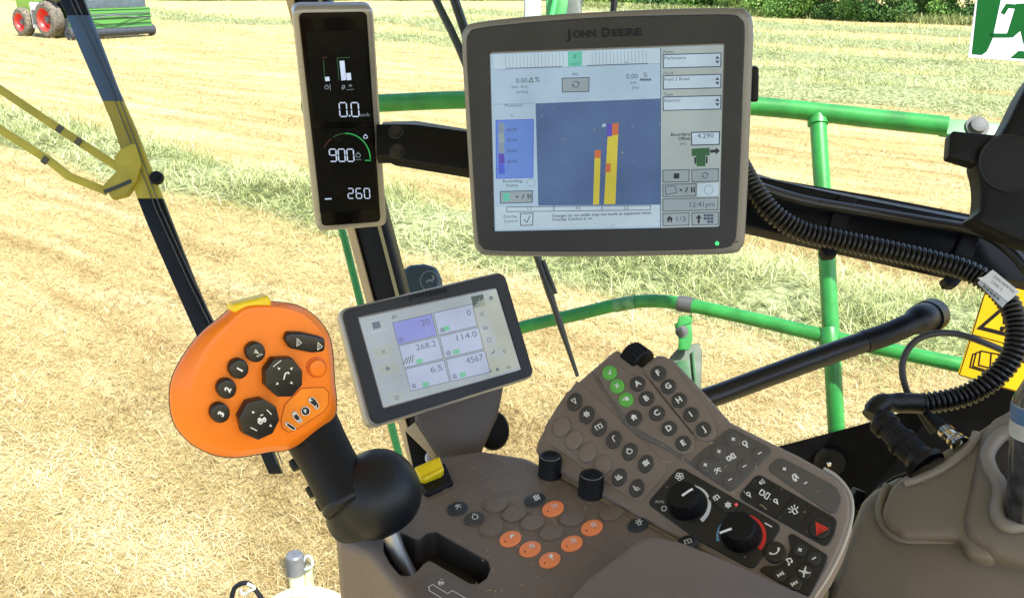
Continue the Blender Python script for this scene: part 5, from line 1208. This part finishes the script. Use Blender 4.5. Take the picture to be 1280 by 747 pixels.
# ================================================================== far harvester
hv = thing('forage_harvester', 'forage harvester with red wheel rims and wide green pickup working in the field', 'harvester', G(66, 47))
Wp = G(66, 48); hd = Vector((.85, -.527, 0)); sd = Vector((.527, .85, 0)); Z = Vector((0, 0, 1))
def hp_(a, b, c): return Wp + hd * a + sd * b + Z * c      # forward, away, up
tyre = mat('tyre', (.075, .073, .068), .85, var=.5, vscale=8, col2=(.20, .17, .12)); rimr = mat('rim_red', (.62, .035, .025), .4, var=.08, vscale=5)
hgreen = mat('machine_green', (.16, .30, .03), .4, var=.1, vscale=3); hgreen2 = mat('pickup_green', (.03, .12, .035), .4, var=.15, vscale=3); hwhite = mat('machine_white', (.62, .63, .62), .4, var=.05); hgrey = mat('machine_grey', (.10, .11, .12), .5, var=.2)
hd0_ = 2.6
def wheel(a, b, R_, w, side):
    c = hp_(a, b, R_); ax_ = sd * side
    m = MB(); m.lathe(c - ax_ * w / 2, ax_, [(R_ * .62, 0), (R_ * .85, 0), (R_ * .96, w * .12), (R_, w * .3), (R_, w * .7), (R_ * .96, w * .88), (R_ * .85, w), (R_ * .62, w)], 44, rib=.018, ribs=(2, 3, 4, 5), cap=False); t = m.build('wheel', tyre, hv)
    m = MB(); m.lathe(c - ax_ * w / 2, ax_, [(R_ * .10, w * .55), (R_ * .45, w * .52), (R_ * .56, w * .80), (R_ * .62, w * .98), (R_ * .64, w), (R_ * .64, w * .9)], 32, cap=False); m.build('rim', rimr, t)
    m = MB(); m.lathe(c - ax_ * w / 2, ax_, [(R_ * .22, w * .5), (R_ * .22, w * .72), (R_ * .15, w * .8), (.01, w * .8)], 16); m.build('hub', hgrey, t)
wheel(0, 0, 1.0, .70, -1); wheel(0, 2.5, 1.0, .70, 1); wheel(-2.9, .20, .80, .55, -1); wheel(-2.9, 2.3, .80, .55, 1)
def hbox(a0, a1, b0, b1, z0, z1, nm, mt, taper=0):
    m = MB(); V = [hp_(a, b, z) for a in (a0, a1) for b in (b0, b1) for z in (z0, z1)]
    m.add(V, [(0, 1, 3, 2), (4, 6, 7, 5), (0, 4, 5, 1), (2, 3, 7, 6), (0, 2, 6, 4), (1, 5, 7, 3)]); return m.build(nm, mt, hv, smooth=False)
hbox(-3.6, -.9, .35, 2.15, 1.0, 2.6, 'engine_hood', hgreen); hbox(-1.75, -1.15, .02, .3, .5, 1.9, 'step_panel', hwhite); hbox(-1.6, -1.3, -.03, .015, .7, 1.5, 'step_recess', hgrey); hbox(-.8, 1.1, -.1, .5, 2.12, 2.25, 'mudguard', hgrey); hbox(hd0_ - .1, hd0_ + .45, -.3, 4.1, 1.64, 2.05, 'swath_guard', mat('guard_slate', (.06, .085, .10), .5, var=.3, vscale=3)); hbox(-2.5, 1.6, .5, 2.0, .55, 1.05, 'chassis', hgrey); hbox(-.9, .9, .55, 1.95, 1.6, 3.4, 'cab', mat('cab_glass', (.05, .07, .08), .1)); hbox(-1.1, 1.1, .45, 2.05, 3.4, 3.55, 'unseen_cab_roof', hgreen); hbox(.8, 2.7, .85, 1.7, .6, 1.3, 'feeder', hgreen2)
m = MB(); m.tube([hp_(-1.6, 1.25, 2.6), hp_(-1.6, 1.25, 3.3), hp_(-2.4, 1.25, 4.3), hp_(-4.2, 1.25, 4.6)], .18, 10); m.build('spout', hgreen, hv)
hd0 = hd0_
pk = hbox(hd0, hd0 + .5, -.5, 4.3, .55, 1.62, 'pickup_body', hgreen2)
m = MB()
for z, t, d in ((.57, .08, .05), (.80, .20, .04), (1.12, .06, .06), (1.34, .14, .05), (1.54, .07, .05)):
    V = [hp_(a, b, z_) for a in (hd0 + .5, hd0 + .5 + d) for b in (-.48, 4.28) for z_ in (z, z + t)]
    m.add(V, [(0, 1, 3, 2), (4, 6, 7, 5), (0, 4, 5, 1), (2, 3, 7, 6), (0, 2, 6, 4), (1, 5, 7, 3)])
m.build('rib', mat('pickup_green_light', (.075, .235, .05), .4, var=.1), pk, smooth=False)
m = MB()
for b0, z0, b1, z1 in ((-.45, 1.10, -.1, 1.16), (-.12, .92, -.06, 1.16), (-.35, .88, -.1, .94), (-.1, .66, .55, .71)):
    V = [hp_(hd0 + .58, b, z_ + .25) for b in (b0, b1) for z_ in (z0, z1)]; m.add(V, [(0, 1, 3, 2)])
m.build('marking', mat('marking_yellow', (.72, .68, .04), .5), pk, smooth=False)
m = MB(); m.tube([hp_(hd0 + .55, -.45, .36), hp_(hd0 + .55, 4.25, .36)], .22, 12); m.build('pickup_reel', mat('reel_dark', (.025, .03, .04), .6, var=.3, vscale=4), hv)
m = MB()
for k in range(2): m.tube([hp_(hd0 + .55, -.6 + 3.0 * 0, 1.0 + .3 * k), hp_(hd0 + 1.0, 1.4, 1.25 + .05 * k), hp_(hd0 + .55, 4.2, 1.0 + .3 * k)], .03, 6)
m.build('guard', hgrey, hv)
for b in (-.65, 4.52):
    c = hp_(hd0 + .1, b, .34); m = MB(); m.lathe(c - sd * .12, sd, [(.06, 0), (.30, 0), (.34, .05), (.34, .19), (.30, .24), (.06, .24)], 20); m.build('gauge_wheel', mat('gauge_tyre', (.04, .04, .045), .8), hv)
m = MB()
for b in (-.63, 4.52): m.tube([hp_(hd0 + .1, b, .34), hp_(hd0 + .2, b * .98, .9), hp_(hd0 + .3, b * .95, 1.2)], .05, 8)
m.build('gauge_strut', hgreen2, hv)

# ================================================================== field
fm = bpy.data.materials.new('stubble_field'); fm.use_nodes = True
nt = fm.node_tree; b = nt.nodes['Principled BSDF']; b.inputs['Roughness'].default_value = .9; b.inputs['Specular IOR Level'].default_value = .1
geo = nt.nodes.new('ShaderNodeNewGeometry')
def nz(scale, detail=5, rough=.6, sx=1, sy=1, rot=0, dist=0):
    mp = nt.nodes.new('ShaderNodeMapping'); mp.vector_type = 'TEXTURE'; mp.inputs['Scale'].default_value = (1 / sx, 1 / sy, 1); mp.inputs['Rotation'].default_value = (0, 0, rot)
    nt.links.new(geo.outputs['Position'], mp.inputs['Vector'])
    n = nt.nodes.new('ShaderNodeTexNoise'); n.inputs['Scale'].default_value = scale; n.inputs['Detail'].default_value = detail; n.inputs['Roughness'].default_value = rough; n.inputs['Distortion'].default_value = dist
    nt.links.new(mp.outputs[0], n.inputs['Vector']); return n
def ramp(n, stops):
    r = nt.nodes.new('ShaderNodeValToRGB'); e = r.color_ramp.elements
    for i, (p, c) in enumerate(stops):
        if i < 2: e[i].position = p; e[i].color = (*c, 1)
        else: k = e.new(p); k.color = (*c, 1)
    nt.links.new(n.outputs['Fac'], r.inputs['Fac']); return r
def mix(f, a, c, mode='MIX'):
    x = nt.nodes.new('ShaderNodeMix'); x.data_type = 'RGBA'; x.blend_type = mode
    if hasattr(f, 'outputs'): nt.links.new(f.outputs[0], x.inputs[0])
    else: x.inputs[0].default_value = f
    nt.links.new(a, x.inputs[6]); nt.links.new(c, x.inputs[7]); return x.outputs[2]
ROWA = math.radians(-39)
fine = ramp(nz(34, 8, .72), [(.30, (.20, .13, .045)), (.50, (.42, .32, .135)), (.70, (.60, .51, .28))])
strk = ramp(nz(1.5, 7, .68, .13, 1.2, ROWA, .25), [(.38, (.25, .16, .055)), (.50, (.45, .345, .15)), (.62, (.61, .53, .29))])
c0 = mix(.55, fine.outputs[0], strk.outputs[0])
patch = ramp(nz(.35, 4, .6, .35, 1.0, ROWA), [(.40, (0, 0, 0)), (.70, (1, 1, 1))])
gfine = ramp(nz(20, 6, .7), [(.3, (.16, .20, .05)), (.7, (.46, .46, .20))])
pm = nt.nodes.new('ShaderNodeMath'); pm.operation = 'MULTIPLY'; pm.inputs[1].default_value = .30; nt.links.new(patch.outputs[0], pm.inputs[0])
c1_ = mix(pm, c0, gfine.outputs[0])
nt.links.new(c1_, b.inputs['Base Color'])
bn = nz(30, 8, .75); bp = nt.nodes.new('ShaderNodeBump'); bp.inputs['Strength'].default_value = .9; bp.inputs['Distance'].default_value = .03
nt.links.new(bn.outputs['Fac'], bp.inputs['Height']); nt.links.new(bp.outputs['Normal'], b.inputs['Normal'])
gm = MB(); gm.add([(-400, -60, 0), (400, -60, 0), (400, 600, 0), (-400, 600, 0)], [(0, 1, 2, 3)]); o = gm.build('field', fm); tag(o, kind='structure')

def tint_mat(name, stops, rough=.7, trans=.25):
    m = bpy.data.materials.new(name); m.use_nodes = True; nt = m.node_tree; b = nt.nodes['Principled BSDF']
    at = nt.nodes.new('ShaderNodeAttribute'); at.attribute_name = 'tint'
    r = nt.nodes.new('ShaderNodeValToRGB'); e = r.color_ramp.elements
    for i, (p, c) in enumerate(stops):
        if i < 2: e[i].position = p; e[i].color = (*c, 1)
        else: k = e.new(p); k.color = (*c, 1)
    nt.links.new(at.outputs['Fac'], r.inputs['Fac']); nt.links.new(r.outputs[0], b.inputs['Base Color']); b.inputs['Roughness'].default_value = rough; b.inputs['Specular IOR Level'].default_value = .2
    if trans:
        t = nt.nodes.new('ShaderNodeBsdfTranslucent'); nt.links.new(r.outputs[0], t.inputs['Color'])
        mx = nt.nodes.new('ShaderNodeMixShader'); mx.inputs[0].default_value = trans
        out = nt.nodes['Material Output']; nt.links.new(b.outputs[0], mx.inputs[1]); nt.links.new(t.outputs[0], mx.inputs[2]); nt.links.new(mx.outputs[0], out.inputs['Surface'])
    return m
def np_mesh(name, co, nv, mt, tint, label=None, parent=None, origin=None):
    """co: (n, nv, 3) vertices of n faces"""
    n = co.shape[0]
    if origin is not None: co = co - np.array(origin)
    me = bpy.data.meshes.new(name); me.vertices.add(n * nv); me.vertices.foreach_set('co', co.reshape(-1).astype(np.float32))
    me.loops.add(n * nv); me.loops.foreach_set('vertex_index', np.arange(n * nv, dtype=np.int32))
    me.polygons.add(n); me.polygons.foreach_set('loop_start', np.arange(0, n * nv, nv, dtype=np.int32)); me.polygons.foreach_set('loop_total', np.full(n, nv, dtype=np.int32))
    at = me.attributes.new('tint', 'FLOAT', 'POINT'); at.data.foreach_set('value', np.repeat(tint, nv).astype(np.float32))
    me.update(calc_edges=True); me.materials.append(mt)
    o = bpy.data.objects.new(name, me); COL.objects.link(o)
    if parent: o.parent = parent
    return o
def blades(xy, L, wd, lift, z0, tint, n):
    a = rng.uniform(0, 2 * np.pi, n); d = np.stack([np.cos(a), np.sin(a)], 1); s = np.stack([-d[:, 1], d[:, 0]], 1)
    up = rng.uniform(*lift, n) * L; run = np.sqrt(np.maximum(L ** 2 - up ** 2, 1e-6))
    b = np.concatenate([xy, z0[:, None]], 1)
    sv = np.concatenate([s * wd[:, None] / 2, np.zeros((n, 1))], 1)
    mid = b + np.concatenate([d * run[:, None] * .5, (up * .75)[:, None]], 1); end = b + np.concatenate([d * run[:, None], up[:, None]], 1)
    q1 = np.stack([b - sv, b + sv, mid + sv * .8, mid - sv * .8], 1); q2 = np.stack([mid - sv * .8, mid + sv * .8, end + sv * .2, end - sv * .2], 1)
    return np.concatenate([q1, q2], 0), np.concatenate([tint, tint])
def fbm(xy, s, seed):
    r = np.random.default_rng(seed); v = np.zeros(len(xy))
    for k in range(5):
        a = r.uniform(0, 6.28); f = s * (1.9 ** k); v += np.sin(xy[:, 0] * f * math.cos(a) + xy[:, 1] * f * math.sin(a) + r.uniform(0, 6.28)) / (1.5 ** k)
    return v / 2.2
# loose straw lying on the stubble, thinner with distance
n = 560000
dist = 3.9 * np.exp(rng.uniform(0, 1, n) * math.log(80 / 3.9)); az = rng.uniform(-.72, .72, n)
xy = np.stack([dist * np.sin(az), dist * np.cos(az)], 1)
L = rng.uniform(.03, .09, n) * (1 + dist * .05); wd = rng.uniform(.0016, .0034, n) * (1 + dist * .10)
rx = np.stack([xy[:, 0] * .777 - xy[:, 1] * .629, xy[:, 0] * .629 + xy[:, 1] * .777], 1)
tint = np.clip(.47 + .30 * fbm(rx * np.array([.16, 1.2]), 1.6, 3) + .12 * fbm(xy, 4.5, 5) + rng.normal(0, .20, n), 0, 1)
co, tt = blades(xy, L, wd, (.02, .42), rng.uniform(0, .025, n), tint, n)
straw = tint_mat('straw', [(0, (.13, .08, .028)), (.35, (.35, .255, .098)), (.7, (.555, .455, .228)), (1, (.72, .65, .42))])
o = np_mesh('loose_straw', co, 4, straw, tt); tag(o, 'pale loose straw scattered over the mown field', 'straw', kind='stuff')

# windrows of cut grass: mounds with long blades
hay = tint_mat('cut_grass', [(0, (.045, .068, .018)), (.30, (.155, .195, .055)), (.62, (.345, .39, .145)), (1, (.60, .60, .34))])
WIND = [  # centre line through picture points of the ground, half width, height, blade count
 ([(-250, 90), (0, 150), (180, 205), (300, 228), (440, 262), (560, 285), (700, 322), (850, 350), (1000, 372), (1150, 400), (1400, 455)], 1.20, .34, 84000),
 ([(150, 12), (240, 23), (330, 29), (480, 27), (560, 32), (700, 62), (900, 100), (1050, 116), (1280, 132), (1500, 150)], 2.6, .42, 46000),
 ([(400, 42), (500, 48), (600, 55), (760, 75), (1000, 92), (1280, 108), (1500, 120)], 2.3, .40, 34000),
 ([(480, 24), (620, 30), (780, 45), (950, 68), (1100, 78), (1280, 90), (1500, 102)], 2.8, .42, 34000),
 ([(560, 14), (700, 22), (800, 32), (950, 48), (1100, 56), (1280, 66), (1500, 74)], 3.2, .42, 30000),
 ([(700, 9), (800, 15), (950, 32), (1100, 38), (1280, 46), (1500, 54)], 3.4, .42, 22000)]
allc, allt = [], []
mound = MB()
for wi, (line, hw, hh, cnt) in enumerate(WIND):
    pts = np.array([[*G(u, v).xy] for u, v in line]); 
    fine_ = np.array([[p.x, p.y] for p in catmull([tuple(p) for p in pts], 14)])
    seg = np.diff(fine_, axis=0); ln = np.linalg.norm(seg, axis=1); cum = np.concatenate([[0], np.cumsum(ln)])
    # density follows the inverse distance so that near stretches carry more blades
    dm_ = np.linalg.norm((fine_[1:] + fine_[:-1]) / 2, axis=1); wgt = ln / dm_ ** 1.2; wgt /= wgt.sum()
    k = rng.choice(len(ln), cnt, p=wgt); t = rng.uniform(0, 1, cnt)
    c = fine_[k] + seg[k] * t[:, None]; nrm = np.stack([-seg[k][:, 1], seg[k][:, 0]], 1) / ln[k][:, None]
    off = np.clip(rng.normal(0, .52 if wi == 0 else .75, cnt), -1.9, 1.9)
    wob = .25 * np.sin((cum[k] + t * ln[k]) * 1.1 + wi) + .18 * np.sin((cum[k] + t * ln[k]) * 2.7)
    xy = c + nrm * ((off + wob * .6) * hw)[:, None]
    lump = .55 + .50 * fbm(xy, 2.1, 40 + wi) + .25 * fbm(xy, 5.5, 60 + wi)
    keep = rng.uniform(0, 1, cnt) < np.clip(.72 + .55 * fbm(xy, .8, 70 + wi) + .2 * fbm(xy, 3.1, 90 + wi), .12, 1)
    z0 = hh * np.exp(-(off * 1.15) ** 2) * np.clip(lump, .05, 1.5) * rng.uniform(.45, 1.0, cnt)
    dd = np.linalg.norm(xy, axis=1)
    L = rng.uniform(.08, .30, cnt) * (1 + dd * .012); wd = rng.uniform(.003, .006, cnt) * (1 + dd * .09)
    tint = np.clip(.60 + .20 * fbm(xy, 1.4, 9 + wi) + rng.normal(0, .21, cnt) + .10 * np.clip(lump - .6, -1, 1) + (.08 if wi else 0.04), 0, 1)
    xy, L, wd, z0, tint = xy[keep], L[keep], wd[keep], z0[keep], tint[keep]; co, tt = blades(xy, L, wd, (-.40, .70), z0, tint, int(keep.sum())); allc.append(co); allt.append(tt)
    n_ = len(fine_); rings = []
    for i in range(n_):
        tt_ = fine_[min(i + 1, n_ - 1)] - fine_[max(i - 1, 0)]; tt_ = tt_ / np.linalg.norm(tt_); nn_ = np.array([-tt_[1], tt_[0]])
        w_ = .25 * math.sin(cum[min(i, len(cum) - 1)] * 1.1 + wi) * .6
        rings.append([Vector((*(fine_[i] + nn_ * (s + w_) * hw * 1.0), max(-.02, hh * .62 * math.exp(-(s * 1.35) ** 2) - .05))) for s in np.linspace(-1.5, 1.5, 11)])
    mound.loft(rings, cap1=False, closed=False)
co = np.concatenate(allc); tt = np.concatenate(allt)
o = np_mesh('cut_grass', co, 4, hay, tt); tag(o, 'rows of pale green cut grass lying across the field', 'cut grass', kind='stuff')
o = mound.build('grass_heap', mat('grass_heap', (.10, .125, .045), .95, var=.5, vscale=9, bump=1.0, bscale=25, col2=(.34, .37, .18), spec=.1)); tag(o, 'long low heaps of cut grass under the blades', 'cut grass', kind='stuff')

# ================================================================== hedge bushes at the field edge
leafm = [tint_mat('bush_leaf_%s' % s, st, .55, .3) for s, st in (('mid', [(0, (.055, .12, .024)), (.5, (.15, .30, .06)), (1, (.32, .48, .12))]), ('dark', [(0, (.025, .065, .018)), (.5, (.07, .16, .04)), (1, (.17, .30, .08))]), ('pale', [(0, (.09, .15, .04)), (.5, (.21, .32, .08)), (1, (.40, .52, .17))]))]
twig = mat('twig_bark', (.10, .075, .05), .9, var=.3)
def bush(u, v, wpx, h, kind, label, cnt):
    c = G(u, v); d = c.length; rad = 1.25 * wpx * (c.y * math.cos(PITCH) + (EYE) * math.sin(PITCH)) / FPX / 2
    c = Vector((c.x, c.y + rad * .6, 0))
    t = thing('bush', label, 'bush', c, 'bushes along the field edge')
    lob = []
    for k in range(16):
        a = rng.uniform(0, 6.28); rr = rad * rng.uniform(.15, .95); low = k % 2 == 0
        lob.append((rr * math.cos(a), rr * math.sin(a) * .6, (rng.uniform(.25, 1.1) if low else h * rng.uniform(.3, .8)), rad * rng.uniform(.30, .50)))
    lob = np.array(lob); k = rng.integers(0, 16, cnt)
    dv = rng.normal(0, 1, (cnt, 3)); dv /= np.linalg.norm(dv, axis=1)[:, None]
    p = lob[k, :3] + dv * (lob[k, 3] * rng.uniform(.62, 1.10, cnt))[:, None]; p[:, 2] = np.abs(p[:, 2]) * 1.0
    s = rng.uniform(.06, .15, cnt) * (1.0 if d < 90 else 1.6)
    a = rng.normal(0, 1, (cnt, 3)); a += dv * .0; a /= np.linalg.norm(a, axis=1)[:, None]
    b = np.cross(a, dv + rng.normal(0, .5, (cnt, 3))); b /= np.linalg.norm(b, axis=1)[:, None] + 1e-9
    a *= s[:, None]; b *= (s * .6)[:, None]
    co = np.stack([p - a, p + b, p + a, p - b], 1)
    tint = np.clip(rng.uniform(.15, .85, cnt) + (lob[k, 2] / h - .5) * .1 + rng.normal(0, .1, cnt), 0, 1)
    np_mesh('crown', co, 4, leafm[kind], tint, parent=t)
    m = MB()
    for i in range(6):
        e = c + Vector(lob[i, :3]); m.tube([c + Vector((rng.uniform(-.2, .2), rng.uniform(-.2, .2), 0)), c.lerp(e, .5) + Vector((0, 0, .1)), e], [.06, .04, .015], 6)
    m.build('trunk', twig, t)
KN = ['mid green leafy bush', 'dark green dense bush', 'pale yellow green bush']
B_ = [(790, 10, 60, 4.5, 0, 'at the hedge end just right of the thin black post'), (836, 13, 60, 5, 1, 'in the hedge above the right half of the large monitor'), (880, 16, 62, 5, 0, 'in the hedge above the right end of the large monitor'), (920, 18, 55, 4.6, 2, 'in the hedge above the right corner of the large monitor'),
 (962, 21, 62, 4.2, 0, 'in the hedge right of the large monitor'), (1000, 24, 64, 4.6, 0, 'rounded, left of the low dark bush'), (1040, 25, 50, 4.5, 1, 'low and dark in the middle of the hedge'), (1080, 27, 66, 4.4, 0, 'broad, beside the darkest clump of the hedge'), (1112, 29, 52, 4.8, 1, 'darkest of the hedge, right of its broadest bush'),
 (1150, 28, 52, 3.6, 2, 'low and pale where the hedge thins out'), (1185, 30, 48, 4.6, 0, 'in the hedge left of the exit sign'), (1222, 31, 50, 5.0, 1, 'partly hidden by the exit sign'), (1275, 33, 60, 5, 0, 'behind the exit sign'), (1340, 36, 70, 5, 0, 'beyond the exit sign')]
for u, v, w, h, k, l in B_: bush(u, v, w, h, k, KN[k] + ' ' + l, 8000)
for i, (u, k, l) in enumerate(((210, 0, 'far off right of the harvester'), (270, 1, 'on the far edge between harvester and tall display'), (330, 0, 'on the far field edge just left of the tall display'), (500, 1, 'on the far edge right of the tall display'), (545, 0, 'on the far edge behind the thin wiper'), (600, 2, 'on the far edge left of the grey post'), (640, 1, 'on the far edge touching the grey post'), (120, 1, 'on the far edge behind the harvester'), (40, 0, 'on the far edge at the left of the harvester'), (695, 0, 'on the far edge behind the green bracket'), (740, 2, 'between the green bracket and the thin black post'), (430, 0, 'on the far edge behind the tall display'))):
    bush(u, 1.5 if u < 700 else 6, 66, 5.5, k, KN[k] + ' ' + l, 3600)

# tall grass along the foot of the hedge
n = 26000
k = rng.uniform(0, 1, n); e0, e1 = np.array(G(700, 9).xy), np.array(G(1420, 40).xy)
xy = e0 + (e1 - e0) * k[:, None] + rng.normal(0, .55, (n, 2)) + np.array([0, -1.2])
co, tt = blades(xy, rng.uniform(.35, .9, n), rng.uniform(.03, .07, n), (.5, .98), np.zeros(n), np.clip(rng.normal(.55, .2, n), 0, 1), n)
o = np_mesh('hedge_grass', co, 4, hay, tt); tag(o, 'strip of tall grass growing along the foot of the hedge', 'grass', kind='stuff')

# ================================================================== light, sky, camera
SUN = Vector((.46, -.60, 1.08)).normalized()
ld = bpy.data.lights.new('sun', 'SUN'); ld.energy = 4.2; ld.angle = math.radians(.53); ld.color = (1, .965, .91)
lo = bpy.data.objects.new('sun', ld); COL.objects.link(lo); lo.rotation_euler = SUN.to_track_quat('Z', 'Y').to_euler(); lo.location = (5, -6, 15)
wd_ = bpy.data.worlds.new('World'); S.world = wd_; wd_.use_nodes = True
nt = wd_.node_tree; bg = nt.nodes['Background']; sk = nt.nodes.new('ShaderNodeTexSky'); sk.sky_type = 'NISHITA'; sk.sun_disc = False
sk.sun_elevation = math.asin(SUN.z); sk.sun_rotation = math.atan2(SUN.x, SUN.y); sk.dust_density = 1.5
nt.links.new(sk.outputs[0], bg.inputs['Color']); bg.inputs['Strength'].default_value = .15
cd = bpy.data.cameras.new('camera'); co_ = bpy.data.objects.new('camera', cd); COL.objects.link(co_)
cd.sensor_width = 36; cd.lens = 36 * FPX / W0; cd.clip_start = .05; cd.clip_end = 2000
co_.location = CAM; co_.rotation_euler = (math.radians(90) - PITCH, 0, 0); S.camera = co_
S.view_settings.view_transform = 'Standard'; S.view_settings.look = 'None'; S.view_settings.gamma = 1; S.view_settings.exposure = EXPO
S.cycles.use_denoising = True
S.cycles.max_bounces = 8; S.cycles.diffuse_bounces = 4; S.cycles.glossy_bounces = 3; S.cycles.transparent_max_bounces = 12
S.cycles.sample_clamp_indirect = 8
